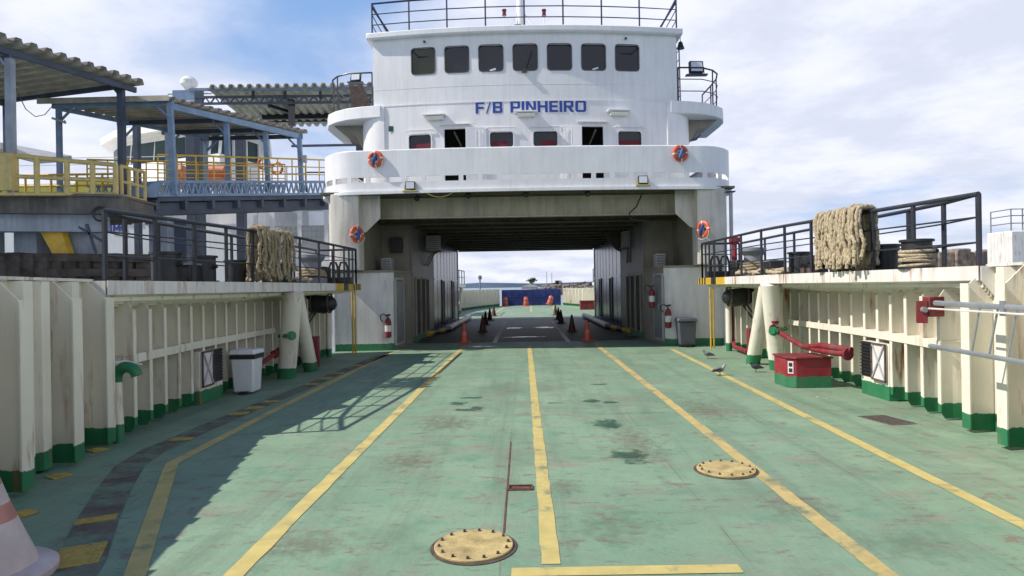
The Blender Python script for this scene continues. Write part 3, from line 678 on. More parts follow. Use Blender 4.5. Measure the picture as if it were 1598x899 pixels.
for x, w_, _ in PW:
    f = window((CX+x, bow(CX+x, 18.7, K), (WZ0+WZ1)/2), w_, WZ1-WZ0, .09, house, 2*K*x, m_white, m_glass, bd=.035, dep=.025)
    y_ = bow(CX+x, 18.7, K)
    off = {0: .08, 1: -.06, 2: .09, 3: 0}[PW.index((x, w_, _))]
    cw = {0: .52, 1: .46, 2: .44, 3: .66}[PW.index((x, w_, _))]
    MB().cbox((CX+x+off, y_+.035, WZ0+.10), cw, .012, .185, 2*K*x).build('curtain', m_curt, f)
    MB().tube([(CX+x-w_/2-.12, y_-.03-2*K*x*(w_/2), WZ1+.1), (CX+x-w_/2-.05, y_-.05-2*K*x*(w_/2), WZ1+.13), (CX+x+w_/2+.05, y_-.05+2*K*x*(w_/2), WZ1+.13), (CX+x+w_/2+.12, y_-.03+2*K*x*(w_/2), WZ1+.1)], .016, 6).build('rain_gutter', m_white, f)
for (a, b), sd in zip(DR, (1, -1)):
    x = (a+b)/2; y_ = bow(CX+x, 18.7, K); hx = b if sd > 0 else a
    f = ring((CX+x, y_, 5.43), b-a, 1.88, .03, .03, .02, 2*K*x).build('door_frame', m_white, house)
    MB().cbox((CX+x, y_-.05, 6.49), .9, .1, .02, 2*K*x).build('door_hood', m_white, f)
    lf = MB(); lx = CX+hx+sd*.31; lf.cbox((lx, bow(lx, 18.7, K)-.05, 5.45), .60, .045, 1.86, 2*K*(lx-CX)+sd*.10)
    for k in (-.2, -.1, 0, .1, .2): lf.cbox((lx+k, bow(lx+k, 18.7, K)-.075-sd*-k*.0, 5.45), .008, .01, 1.7, 2*K*(lx-CX)+sd*.10)
    lf.build('door_leaf', m_white, f, bevel=.008)
MB().tube([(CX-2.2, 19.7, 6.5), (CX-2.05, 20.3, 6.2)], .03, 8).build('tube_lamp', m_lamp, house)
MB().tube([(CX+2.02, 20.3, 6.2), (CX+2.15, 19.7, 6.5)], .03, 8).build('tube_lamp', m_lamp, house)
# thin weld lip where the bridge deck meets the front
lip = MB(); lip.wall([(CX-4.5+.3*i, bow(CX-4.5+.3*i, 18.69, K)-.002) for i in range(31)], 7.12, 7.15, .02, side=1); lip.build('deck_lip', m_white, house)
# wheelhouse
wh_h = []; WX = [.01+1.003*(i-3) for i in range(7)]
for x in WX: wh_h.append((CX+x-.35, CX+x+.35, 8.03, 8.79))
wh = bowed(CX-4.53, CX+4.53, 7.14, 9.12, 18.72, K, wh_h, .06)
ye = bow(CX+4.53, 18.72, K)
for sg in (-1, 1): wh.wall([(CX+sg*4.53, ye), (CX+sg*4.53, 26)], 7.14, 9.12, .04, side=sg)
wh.box(CX-4.52, 26, 7.14, CX+4.52, 26.04, 9.12)
wh = wh.build('wheelhouse', m_white, ss)
for i, x in enumerate(WX):
    f = window((CX+x, bow(CX+x, 18.72, K), 8.41), .70, .76, .10, wh, 2*K*x, m_gask, m_gglass if i in (0,) else m_glass, bd=.02, dep=.012)
    if i in (3,):
        MB().bar((CX+x-.02, bow(CX+x, 18.72, K)-.04, 7.98), (CX+x+.2, bow(CX+x, 18.72, K)-.035, 8.62), .02, .02).build('wiper', m_black, f)
        MB().cbox((CX+x-.03, bow(CX+x, 18.72, K)-.05, 8.0), .14, .09, .08).build('wiper_motor', m_iron, f)
    if i in (2, 5): MB().cbox((CX+x+.05, bow(CX+x, 18.72, K)+.03, 8.08), .18, .01, .05, 0, ry=-.3).build('paper_notice', m_wred, f)
    if i in (0, 6): 
        sgx = 1 if i == 0 else -1
        MB().tube([(CX+x-sgx*.33, bow(CX+x, 18.72, K)+.04, 8.74), (CX+x-sgx*.15, bow(CX+x, 18.72, K)+.04, 8.55), (CX+x+sgx*.34, bow(CX+x, 18.72, K)+.04, 8.55)], .02, 6).build('inner_bar', m_black, f)
rf = [(CX-4.7+.2*i, bow(CX-4.7+.2*i, 18.55, K)) for i in range(48)]
MB().prism(rf+[(CX+4.7, 26.2), (CX-4.7, 26.2)], 9.12, 9.30).build('roof', m_white, wh, bevel=.03)
for x in (-2.95, 2.98): MB().lathe([(.035, 0), (.03, .1), (.02, .1)], (CX+x, bow(CX+x, 18.72, K), 8.98), 10, axis=(0, -1, -.3)).build('camera_dome', m_black, wh)
sm = MB()
for z in (7.62,): sm.wall([(CX-4.5+.3*i, bow(CX-4.5+.3*i, 18.716, K)) for i in range(31)], z, z+.012, .008, side=1)
sm.build('plate_seam', m_white, wh)
# bridge wings
for sg in (-1, 1):
    X = lambda o: CX+sg*o
    P = [(4.3, 18.98), (4.9, 19.10), (5.4, 19.28), (5.8, 19.55), (6.12, 19.9), (6.30, 20.4), (6.33, 21.0), (6.33, 22.4), (4.3, 22.4)]
    wg = MB().prism([(X(a), b) for a, b in P], 6.80, 7.16).build('bridge_wing', m_white, ss, bevel=.02)
    for y in (21.9,):
        MB().extr([(X(4.98), y, 6.8), (X(6.0), y, 6.8), (X(5.85), y, 6.62), (X(5.5), y, 6.55), (X(5.02), y, 5.9)], (0, .03, 0)).build('wing_bracket', m_beige, wg)
    MB().extr([(X(4.98), 19.9, 6.795), (X(5.95), 19.9, 6.795), (X(5.8), 19.9, 6.66), (X(5.3), 19.9, 6.5), (X(5.0), 19.9, 5.95)], (0, 2.3, 0)).build('wing_underside', m_beige, wg)
# the ship's name
GLY = {}                                             # heavy wide capitals drawn as flat strokes that butt together
def _r(a, b, c, d): return [(a, b), (c, b), (c, d), (a, d)]
t_ = .23; w_ = .82
GLY['F'] = (.74, [_r(0, 0, t_, 1), _r(t_, .81, .74, 1), _r(t_, .40, .68, .58)])
GLY['/'] = (.46, [[(0, -.02), (.11, -.02), (.46, 1.02), (.35, 1.02)]])
GLY['B'] = (w_, [_r(0, 0, t_, 1), _r(t_, .82, .6, 1), _r(t_, .43, .6, .59), _r(t_, 0, .6, .18), [(.6, 0), (.73, 0), (.82, .1), (.82, .41), (.75, .51), (.8, .6), (.8, .9), (.71, 1), (.6, 1)]])
GLY['P'] = (w_, [_r(0, 0, t_, 1), _r(t_, .82, .6, 1), _r(t_, .34, .6, .52), [(.6, .34), (.73, .34), (.82, .44), (.82, .9), (.73, 1), (.6, 1)]])
GLY['I'] = (t_, [_r(0, 0, t_, 1)])
GLY['N'] = (.86, [_r(0, 0, t_, 1), _r(.63, 0, .86, 1), [(t_, 1), (t_, .66), (.63, 0), (.63, .34)]])
GLY['H'] = (.86, [_r(0, 0, t_, 1), _r(.63, 0, .86, 1), _r(t_, .41, .63, .60)])
GLY['E'] = (.74, [_r(0, 0, t_, 1), _r(t_, .81, .74, 1), _r(t_, .41, .7, .59), _r(t_, 0, .74, .19)])
GLY['R'] = (.86, [_r(0, 0, t_, 1), _r(t_, .82, .6, 1), _r(t_, .38, .6, .56), [(.6, .38), (.73, .38), (.82, .47), (.82, .9), (.73, 1), (.6, 1)], [(.36, .38), (.62, .38), (.88, 0), (.61, 0)]])
GLY['O'] = (.92, [[(0, .14), (.12, 0), (t_, 0), (t_, 1), (.12, 1), (0, .86)], [(.92, .14), (.8, 0), (.69, 0), (.69, 1), (.8, 1), (.92, .86)], _r(t_, .82, .69, 1), _r(t_, 0, .69, .18)])
GLY['M'] = (1.0, [_r(0, 0, t_, 1), _r(.77, 0, 1, 1), [(t_, 1), (t_, .62), (.5, .1), (.5, .48)], [(.77, 1), (.77, .62), (.5, .1), (.5, .48)]])
GLY[' '] = (.42, [])
def block_letters(txt, name, h_, x0, x1, z0, y0, k, mt, parent, th=.007, gap=.13, slope=0.0):
    tot = sum(GLY[c][0] for c in txt)+gap*(len(txt)-1); sc = (x1-x0)/tot; x = x0; m = MB()
    for c in txt:
        for poly in GLY[c][1]:
            P = [(x+a*sc, y0+k*(x+a*sc-CX)**2, z0+b*h_+slope*(x+a*sc-x0)) for a, b in poly]; m.extr(P, (0, -th, 0))
        x += (GLY[c][0]+gap)*sc
    return m.build(name, mt, parent, smooth=0)
xa, xb = W(742, 167, 18.7).x, W(915, 165, 18.7).x
block_letters('F/B PINHEIRO', 'name_lettering', .335, xa, xb, 6.795, 18.698, K, m_letter, house)

# far bow: bulwarks, ramp, platforms
for sg in (-1, 1):
    t = T('far_bulwark', ('shaded' if sg < 0 else 'sunlit') + ' white bulwark on the far bow beyond the covered deck', 'bulwark', (axis(45)+sg*5, 45, 0))
    ds = [34.3, 38, 42, 46, 48, 50, 52, 54, 56, 58.9]
    MB().wall([(axis(D)+sg*hull(D), D) for D in ds], -2.6, 1.5, .04, side=-sg).build('plating', m_bul, t)
    MB().wall([(axis(D)+sg*(hull(D)-.05), D) for D in ds], 1.5, 1.54, .2, side=-sg).build('rail_cap', m_fasc, t)
    for i in range(18):
        D = 41+i*1.0; x0 = axis(D)+sg*hull(D); m = MB(); m.extr([(x0, D, .02), (x0-sg*.22, D, .02), (x0-sg*.3, D, .2), (x0-sg*.25, D, 1.4), (x0, D, 1.48)], (0, .06, 0)); m.build('bracket', m_bul, t)
    t = T('far_platform', ('shaded' if sg < 0 else 'sunlit') + ' mooring platform on the far bow just past the covered deck', 'platform', (axis(42)+sg*5, 42, 0))
    MB().prism([(axis(38)+sg*4.35, 38), (axis(44)+sg*4.35, 44), (axis(44)+sg*5.4, 44), (axis(38)+sg*5.45, 38)], 1.75, 1.95).build('slab', m_fasc, t)
    MB().tube([(axis(42)+sg*4.6, 42, 0), (axis(42)+sg*4.4, 42, 1.75)], .13, 12).build('support_leg', m_bul, t)
    fence('far_railing', ('shaded' if sg < 0 else 'sunlit')+' dark railing on the far mooring platform', 'railing', [[(axis(D)+sg*4.42, D, 1.95, 2.85) for D in (38.1, 39.5, 41, 42.5, 43.9)]], 0, (.5,), (.03, .02), m_rail)
t = T('bow_ramp', 'raised dark blue steel ramp closing the far bow', 'ramp', (axis(59), 59, 0))
MB().box(axis(59)-2.72, 59, .0, axis(59)+2.72, 59.15, 1.46).build('ramp_plate', m_bluep, t)
m = MB()
for i in range(9): m.box(axis(59)-2.6+.64*i, 58.94, .05, axis(59)-2.54+.64*i, 59, 1.42)
m.box(axis(59)-2.7, 58.92, .78, axis(59)+2.7, 59, .84); m.build('ramp_stiffener', m_bluep, t)

# ================================================================== FITTINGS ON THE SUPERSTRUCTURE
def life_ring():
    t = T('life_ring', 'life ring', 'life ring', (0, 0, 0), 'orange life rings on the ferry')
    MB().torus((0, 0, 0), .185, .062, (0, -1, 0), 32, 10, lambda f: 1 if (f*4+.12) % 1 < .2 else 0, .9).build('ring', [m_ringo, m_refl], t)
    c_ = MB().tube([(.05, -.06, .12), (-.02, -.09, -.05), (-.06, -.08, -.17)], [.045, .06, .04], 10); c_.build('signal_canister', m_bluei, t)
    MB().tube([(.25*math.cos(a*.35), -.05, -.03+.25*math.sin(a*.35)-.02) for a in range(10, 19)], .008, 5).build('grab_line', m_refl, t)
    MB().tube([(-.12, -.075, .02), (.0, -.1, -.03), (.12, -.075, .03)], .012, 5).build('strap', m_bluei, t)
    MB().box(-.03, .03, -.03, .03, .1, .03).build('hook', m_iron, t)
    return t
lr = life_ring(); lr.scale = (.92,)*3
p = W(587, 249, 17.15); lr.location = (p.x, bow(p.x, 17.0, .0105)-.085, p.z); lr.rotation_euler.z = -.25
lr['label'] = 'orange life ring on the bulwark front below the first closed window'
p = W(1061, 240, 17.15); again(lr, (p.x, bow(p.x, 17.0, .0105)-.085, p.z), .22, 'orange life ring with blue canister at the sunless end of the bulwark front')
p = W(558, 366, 17.16); again(lr, (p.x, p.y-.08, p.z), .95, 'orange life ring on the column above the shaded platform railing')
p = W(1096, 358, 17.16); again(lr, (p.x, p.y-.08, p.z), -.95, 'orange life ring on the column above the sunlit platform railing')

def flood(label, loc, rz=0, bracket=m_olive, tilt=.15, big=1.0):
    t = T('floodlight', label, 'floodlight', loc, 'floodlights on the superstructure')
    l = Vector(loc); s_ = big
    def P(v): return l+Matrix.Rotation(rz, 3, 'Z') @ (Matrix.Rotation(-tilt, 3, 'X') @ (Vector(v)*s_))
    MB().extr([P((-.15, 0, .05)), P((.15, 0, .05)), P((.15, 0, .30)), P((-.15, 0, .30))], P((0, .09, .16))-P((0, 0, .16))).build('housing', m_black, t, bevel=.008)
    MB().extr([P((-.125, -.006, .075)), P((.125, -.006, .075)), P((.125, -.006, .275)), P((-.125, -.006, .275))], P((0, .003, .16))-P((0, -.003, .16))).build('glass', m_glassw, t)
    b = MB(); b.cbox(l+Vector((0, .08, .0)), .46*s_, .2, .03); b.bar(P((-.165, .03, .0)), P((-.165, .03, .18)), .02, .03); b.bar(P((.165, .03, 0)), P((.165, .03, .18)), .02, .03)
    b.build('bracket', bracket, t); return t
p = W(640, 298, 16.95); flood('small floodlight on yellowish bracket above hanging cable', p, 0, m_ylw, .05, .86)
p = W(1004, 289, 16.95); flood('small floodlight on the bulwark foot over the sunlit deck lane', p, 0, m_ylw, .05, .86)
p = W(554, 128, 19.9); flood('black floodlight on the wing railing nearest the passenger walkway', p, -.2, m_rail, .2, 1.05)
p = W(1088, 116, 19.9); flood('black floodlight on the wing railing beside the bell', p, .1, m_rail, .1, 1.45)
for i, (px, py) in enumerate(((677, 179), (821, 176), (967, 172))):
    p = W(px, py, 18.6); y_ = bow(p.x, 18.7, K); rz = 2*K*(p.x-CX)
    t = T('wall_light', ('hooded strip light above the first open doorway', 'hooded strip light overlapping the blue name lettering', 'hooded strip light above the second open doorway')[i], 'light', (p.x, y_, p.z), 'hooded strip lights')
    MB().cbox((p.x, y_-.12, p.z+.02), .68, .24, .035, rz).build('hood', m_white, t, bevel=.006)
    MB().cbox((p.x, y_-.09, p.z-.055), .52, .15, .10, rz).build('housing', m_white, t, bevel=.01)
    MB().cbox((p.x, y_-.10, p.z-.055), .46, .15, .07, rz).build('diffuser', m_lamp, t, bevel=.01)
p = W(610, 201, 19.0); t = tag(MB().box(p.x-.07, bow(p.x, 18.7, K)-.02, p.z-.08, p.x+.07, bow(p.x, 18.7, K)-.004, p.z+.08).build('safety_sign', m_sign, bevel=.004), 'small dark green sign on the white passenger house wall', 'sign')
# railings of roof and wings
k_ = [(CX-4.55+.1*0, 0)]
rr = []
for i in range(9):
    x = CX-4.55+9.1*i/8; rr.append((x, bow(x, 18.75, K), 9.3, 10.24))
fence('roof_railing', 'navy tube railing round the wheelhouse roof', 'railing', [[(CX-4.55, 25.8, 9.3, 10.24), (CX-4.55, 22.5, 9.3, 10.24)]+rr+[(CX+4.55, 22.5, 9.3, 10.24), (CX+4.55, 25.8, 9.3, 10.24)]], 9.3, (.32, .66), (.028, .016), m_navy, pr=.024)
for sg in (-1, 1):
    x = CX+sg*4.55; y_ = bow(x, 18.75, K)
    tag(MB().tube([(x, y_, 10.15), (x-sg*.55, y_+.1, 9.3)], .028, 8).build('railing_brace', m_navy), 'diagonal navy brace at the %s corner of the roof railing' % ('walkway' if sg < 0 else 'bell'), 'brace')
    P = [(4.62, 19.35), (5.35, 19.4), (5.75, 19.65), (6.0, 20.0), (6.12, 20.5), (6.15, 21.2), (6.15, 22.2)]
    fence('wing_railing', ('black curved railing on the bridge wing by the passenger walkway', 'black curved railing on the bridge wing below the bell')[sg > 0], 'railing', [[(CX+sg*a, b, 7.16, 8.25, i not in (1, 3)) for i, (a, b) in enumerate(P)]], 7.16, (.35, .68), (.026, .014), m_rail, pr=.022)
t = T('mast', 'white signal mast with stays on the wheelhouse roof', 'mast', (CX-.1, 20.6, 9.3))
m = MB(); m.prism([(CX-.22, 20.5), (CX+.02, 20.5), (CX+.02, 20.8), (CX-.22, 20.8)], 9.3, 9.4); m.tube([(CX-.1, 20.65, 9.3), (CX-.1, 20.65, 12.6)], [.18, .09], 12); m.build('pole', m_white, t)
for a, b in ((-.85, 20.2), (.65, 20.2), (-.1, 21.8)): MB().tube([(CX+a, b, 9.3), (CX-.1, 20.65, 10.7)], .018, 6).build('stay', m_white, t)
MB().bar((CX-.3, 20.5, 10.05), (CX-.1, 20.5, 10.05), .1, .08).build('lamp_arm', m_black, t)
for px in (787, 849):
    p = W(px, 22, 20.6); t = T('signal_lamp', 'red signal lamp on the wheelhouse roof, %s the mast' % ('bow-view left of' if px < 800 else 'bow-view right of'), 'lamp', (p.x, p.y, 9.3), 'red lamps beside the mast')
    MB().tube([(p.x, p.y, 9.3), (p.x, p.y, p.z-.05)], .015, 6).build('stalk', m_white, t)
    MB().lathe([(.07, 0), (.07, .03), (.06, .03), (.06, .15), (.075, .15), (.075, .19), (.03, .21)], (p.x, p.y, p.z-.05), 12).build('lens', m_redl, t)
p = W(1062, 76, 19.25); t = T('ship_bell', 'dark ship bell hanging from the wheelhouse side', 'bell', p)
MB().lathe([(.12, 0), (.10, .04), (.075, .12), (.06, .18), (.02, .22)], p, 14).build('bell_body', m_bell, t)
MB().tube([p+Vector((-.15, 0, .32)), p+Vector((0, 0, .34)), p+Vector((0, 0, .2))], .018, 6).build('bell_arm', m_white, t)
t = T('wall_ladder', 'thin dark ladder up the wheelhouse side below the bell', 'ladder', (CX+4.72, 19.4, 7.16))
for y_ in (19.35, 19.7): MB().tube([(CX+4.68, y_, 7.16), (CX+4.66, y_, 9.0)], .02, 6).build('side_rail', m_grey, t)
m = MB()
for i in range(6): m.tube([(CX+4.67, 19.35, 7.4+.28*i), (CX+4.67, 19.7, 7.4+.28*i)], .012, 5); 
for i in range(1): pass
m.build('rungs', m_grey, t)
# hanging cable under the bulwark, junction boxes and AC units
a, b = W(660, 297, 17.0), W(712, 296, 17.0)
tag(MB().tube([a.lerp(b, i/12)+Vector((0, 0, -.75*(i/12)*(1-i/12))) for i in range(13)], .012, 5).build('hanging_cable', m_ylw), 'pale cable looping below the bulwark foot beside the small floodlight', 'cable')
def ac(label, loc, sx, sy, sz, shelf=None, mt=m_lgrey):
    l = Vector(loc); t = T('air_conditioner', label, 'air conditioner', loc, 'air conditioners on the deckhouse walls')
    MB().box(l.x-sx/2, l.y-sy/2, l.z, l.x+sx/2, l.y+sy/2, l.z+sz).build('casing', mt, t, bevel=.012)
    m = MB()
    for i in range(7): z = l.z+.06+(sz-.12)*i/6; m.box(l.x-sx*.42, l.y-sy/2-.006, z-.008, l.x+sx*.42, l.y-sy/2, z+.008)
    m.build('grille', m_black, t)
    if shelf:
        sh = MB(); sh.box(min(l.x-sx*.6, shelf), l.y-sy*.6, l.z-.05, max(l.x+sx*.6, shelf), l.y+sy*.6, l.z)
        for q in (-.5, .5): sh.bar((l.x, l.y+q*sy, l.z-.05), (shelf, l.y+q*sy, l.z-.55), .05, .05)
        sh.build('wall_bracket', m_beige, t)
    return t
ac('grey air conditioner on a bracket beside the dark doorway, shaded side', W(677, 391, 23), .46, .55, .52, CX-3.62)
ac('grey air conditioner on a bracket above the glossy wall, sunlit-platform side', W(981, 386, 23), .46, .55, .56, CX+3.62)
ac('small grey air conditioner on the deckhouse ledge above the white wall with extinguisher', (W(605, 418, 19.3).x, 19.3, 2.232), .30, .4, .40)
ac('small pale air conditioner on the deckhouse ledge above the grey bin side', (W(1029, 414, 19.3).x, 19.3, 2.232), .28, .4, .40)
ac('dark air conditioner set in the upper bulkhead of the shaded side', W(619, 394, 20.15), .36, .24, .46, mt=m_black)
# fire extinguishers
def exting(label, loc):
    l = Vector(loc); t = T('fire_extinguisher', label, 'fire extinguisher', loc, 'red fire extinguishers')
    MB().lathe([(.06, 0), (.085, .02), (.09, .06), (.09, .42), (.07, .50), (.03, .54), (.03, .58)], l, 16).build('cylinder', m_red, t)
    MB().lathe([(.0915, .17), (.0915, .34)], l, 16).build('label_band', m_refl, t)
    MB().bar(l+Vector((-.06, 0, .61)), l+Vector((.07, -.02, .63)), .03, .05).build('valve_handle', m_black, t)
    MB().tube([l+Vector(q) for q in ((-.02, 0, .58), (-.12, -.02, .66), (-.2, -.02, .62), (-.2, -.03, .52), (-.14, -.04, .44))], .016, 6).build('hose', m_black, t)
    return t
p = W(606, 527, 17.68); exting('red fire extinguisher with hose on white wall of shaded deckhouse', p)
p = W(1043, 512, 17.68); exting('red fire extinguisher on white wall beside the grey bin', p)
p = W(1019, 480, 18.5); exting('red fire extinguisher hung on the grey door past the grey bin', (p.x-.03, p.y-.02, p.z+.0))
m = MB(); p = W(1044, 468, 17.785); tag(m.box(p.x-.05, p.y-.01, p.z-.13, p.x+.07, p.y+.01, p.z+.0).build('notice_plate', m_refl), 'small pale notice on the wall above the extinguisher by the bin', 'notice')
# vertical pipes and posts near the deckhouse
def pole(name, label, cat, x, y, z1, r, mt, foot=None, pair=None):
    t = T(name, label, cat, (x, y, 0)); MB().tube([(x, y, 0), (x, y, z1)], r, 12).build('pipe' if name != 'support_post' else 'shaft', mt, t)
    if pair: MB().tube([(x+pair, y, 0), (x+pair, y, z1)], r, 12).build('pipe', mt, t)
    MB().box(x-r*2, y-r*2, z1-.03, x+max(r*2, (pair or 0)+r*2), y+r*2, z1).build('cap_plate', m_black if name == 'support_post' else mt, t)
    return t
pole('support_post', 'slim white post under the hazard edge of the shaded platform', 'post', -4.97, 16.3, 1.66, .065, m_bul)
pole('support_post', 'slim white post under the hazard edge of the sunlit platform', 'post', 5.17, 16.2, 1.66, .075, m_bul)
pole('conduit', 'dull yellow conduit pipes beside the shaded platform end', 'pipe', -4.55, 17.0, 1.72, .022, m_yel, pair=.07)
pole('conduit', 'bright yellow conduit pipes in front of the grey bin wall', 'pipe', 4.92, 16.9, 1.72, .022, m_yel, pair=.08)
pole('support_post', 'thin grey pipe post down the outer edge of the bulwark column', 'pipe', CX+5.5, 17.35, 4.2, .05, m_lgrey)

# ================================================================== DECK OBJECTS
def cone(mt, bandm):
    t = T('traffic_cone', 'cone', 'traffic cone', (0, 0, 0), 'traffic cones on the car deck')
    MB().prism([(-.19, -.15), (-.15, -.19), (.15, -.19), (.19, -.15), (.19, .15), (.15, .19), (-.15, .19), (-.19, .15)], 0, .035).build('base', mt, t, bevel=.006)
    MB().lathe([(.145, .035), (.135, .06), (.105, .24), (.078, .36), (.050, .52), (.035, .62), (.02, .635)], (0, 0, 0), 18, mis=[0, 0, 1, 0, 0, 0]).build('cone_body', [mt, bandm], t)
    return t
co = cone(m_oran, m_orf); co.location = G(724.5, 535.5); co['label'] = 'orange traffic cone at the end of the lane line nearer the shaded platform'
p = G(916.4, 532); again(co, p, .3, 'orange traffic cone at the end of the scuffed lane line')
dc = cone(m_dcone, m_dcone); dc['group'] = 'grimy traffic cones in the shade'
spots = [(753.4, 518, 'grimy dark cone in shade, nearest of the row past the lane-end cone'), (757.8, 507, 'grimy dark cone in shade, second of the row by the shaded wall guide'), (764.5, 500, 'grimy dark cone in shade, third of the row by the shaded wall guide'), (770.7, 493.5, 'grimy dark cone, farthest of the row by the shaded wall guide'),
         (892.6, 517, 'grimy cone with faint orange in shade, nearest the white guide behind the scuffed line'), (875.5, 504.6, 'grimy dark cone in shade, in the middle of the row before the slanted barrel'), (871.5, 499, 'grimy dark cone touching the middle cone of the slanted barrel row'), (866.8, 492, 'grimy dark cone, farthest of the row before the slanted barrel')]
for i, (px, py, lb) in enumerate(spots):
    p = G(px, py)
    if i == 0: dc.location = p; dc['label'] = lb; dc.rotation_euler.z = .2
    else: again(dc, p, .4*i, lb)
def barrel():
    t = T('traffic_barrel', 'barrel', 'traffic barrel', (0, 0, 0), 'orange barrels before the blue ramp')
    MB().lathe([(.36, 0), (.36, .07), (.30, .09)], (0, 0, 0), 16).build('base', m_oran, t)
    MB().lathe([(.28, .09), (.27, .28), (.255, .29), (.25, .45), (.24, .46), (.235, .63), (.225, .64), (.215, .85), (.18, .90), (.05, .92), (.05, .98)], (0, 0, 0), 18, mis=[0, 0, 1, 0, 0, 0, 1, 0, 0, 0]).build('barrel_body', [m_oran, m_orf], t)
    return t
ba = barrel(); ba.scale = (.88,)*3; ba.location = G(789, 477.5); ba['label'] = 'orange barrel before the ramp corner on the sea side'
again(ba, G(821, 477.5), .4, 'orange barrel standing at mid ramp below the far tree')
c_ = again(ba, G(857, 477.5), 0, 'slanted orange barrel leaning beside the sunlit far bulwark'); c_.rotation_euler = (0, .28, .3); c_.location.z = .1
t = T('traffic_cone', 'large faded orange and white striped cone close to the camera', 'traffic cone', (-3.27, 3.8, 0))
MB().lathe([(.39, 0), (.40, .015), (.40, .05), (.38, .065), (.31, .085)], (-3.27, 3.8, 0), 28).build('base', m_cw, t)
MB().lathe([(.30, .075), (.285, .12), (.235, .25), (.232, .255), (.195, .36), (.192, .365), (.16, .46), (.157, .465), (.125, .57), (.075, .74), (.06, .80), (.05, .80)], (-3.27, 3.8, 0), 28, mis=[0, 0, 0, 0, 1, 1, 0, 0, 1, 0, 0]).build('cone_body', [m_cw, m_cp], t)
# wheel guides
for sg in (-1, 1):
    t = T('wheel_guide', ('low white wheel guide with yellow and black end, beside the shaded wall', 'low white wheel guide with yellow and black end, beside the fire-extinguisher door')[sg > 0], 'wheel guide', (CX+sg*3.1, 28, 0))
    x = CX+sg*3.1
    for y0, y1 in ((25.2, 29.3), (29.5, 34.5)): MB().tube([(x, y0, .14), (x-sg*.02, y1, .14)], .12, 14).build('white_rail', m_wguide, t)
    for i in range(4):
        a = Vector((x, 25.15, .11)).lerp(Vector((x+sg*.55, 22.9, .06)), i/4); b = Vector((x, 25.15, .11)).lerp(Vector((x+sg*.55, 22.9, .06)), (i+.97)/4)
        MB().tube([a, b], .10, 12).build('end_segment', m_yel if i % 2 else m_black, t)
    MB().box(x-.2, 30.6, 0, x+.2, 31.0, .05).build('anchor_plate', m_iron, t)
# bins
t = T('litter_bin', 'white pedal bin with dark liner in front of the shaded ribs', 'bin', (-4.66, 10.75, 0)); x, y = -4.66, 10.75
def frust(x, y, a, b, z0, z1, sy=1.0): return MB().add([(x+i*q/2, y+j*q*sy/2, z) for q, z in ((a, z0), (b, z1)) for i, j in ((-1,-1),(1,-1),(1,1),(-1,1))], [(0,3,2,1),(4,5,6,7),(0,1,5,4),(1,2,6,5),(2,3,7,6),(3,0,4,7)])
frust(x, y, .33, .39, .03, .63).build('bin_body', m_wbin, t, bevel=.03)
MB().wall([(x-.205, y-.2), (x+.205, y-.2), (x+.205, y+.2), (x-.205, y+.2), (x-.205, y-.2)], .585, .655, .004).build('bin_liner', m_black, t)
frust(x, y, .44, .40, .66, .74).build('lid', m_wbin, t, bevel=.02)
MB().cbox((x+.03, y-.19, .04), .12, .08, .03).build('pedal', m_black, t)
t = T('litter_bin', 'dark grey plastic bin against the white deckhouse wall', 'bin', (4.42, 17.5, 0)); x, y = 4.42, 17.5
frust(x, y, .40, .50, .05, .68, .8).build('bin_body', m_bin, t, bevel=.03)
frust(x, y, .56, .50, .69, .79, .8).build('lid', m_bin, t, bevel=.025)
MB().cbox((x, y-.2, .06), .2, .1, .06).build('pedal', m_black, t)
for q in (-.2, .2): MB().cbox((x+q, y, .03), .05, .2, .06).build('wheel', m_black, t)
# red box and the fire main beside it
t = T('hose_chest', 'dark red deck chest with green foot beside the sunlit leg', 'chest', (4.55, 10.6, 0))
MB().prism([(4.24, 10.42), (4.36, 10.3), (4.93, 10.3), (4.93, 10.9), (4.24, 10.9)], 0, .47).build('chest_body', m_redg, t, bevel=.01)
MB().prism([(4.22, 10.40), (4.35, 10.275), (4.95, 10.275), (4.95, 10.92), (4.22, 10.92)], .47, .50).build('lid', m_red, t, bevel=.006)
q = Vector((4.30, 10.36, .33)); MB().cbox(q+Vector((-.006, -.006, 0)), .09, .006, .20, R(-45)).build('plate', m_refl, t)
for z in (.285, .375): MB().cbox(q+Vector((-.010, -.010, z-.33)), .055, .004, .06, R(-45)).build('plate_mark', m_black, t)
t = T('fire_main', 'thick red fire main pipe behind the red chest', 'pipe', (4.85, 11, 0))
MB().tube([(4.8, 12.6, .88), (4.72, 12.1, .82), (4.72, 10.9, .62), (4.75, 10.2, .60), (4.9, 9.7, .60)], .048, 12).build('pipe', m_red, t)
MB().tube([(4.72, 10.7, .62), (4.73, 10.35, .68), (4.82, 9.95, .68), (4.95, 9.7, .66)], .05, 10).build('hose_branch', m_red, t)
for p, d in (((4.9, 9.72, .60), (.3, -1, 0)), ((4.74, 12.15, .83), (0, 1, .1))): MB().lathe([(.095, -.02), (.095, .02)], p, 14, axis=d).build('flange', m_red, t)
MB().lathe([(.05, 0), (.07, .03), (.07, .05)], (4.74, 12.1, .93), 12).build('valve_cap', m_red, t)
t = T('fire_main', 'thin red fire main pipe low along the shaded ribs', 'pipe', (-4.75, 11.6, 0))
MB().tube([(-4.85, 10.95, .33), (-4.8, 11.5, .36), (-4.76, 12.2, .50), (-4.8, 12.5, .56)], .045, 10).build('pipe', m_red, t)
MB().lathe([(.08, -.02), (.08, .02)], (-4.76, 12.2, .50), 12, axis=(0, 1, .2)).build('flange', m_red, t)
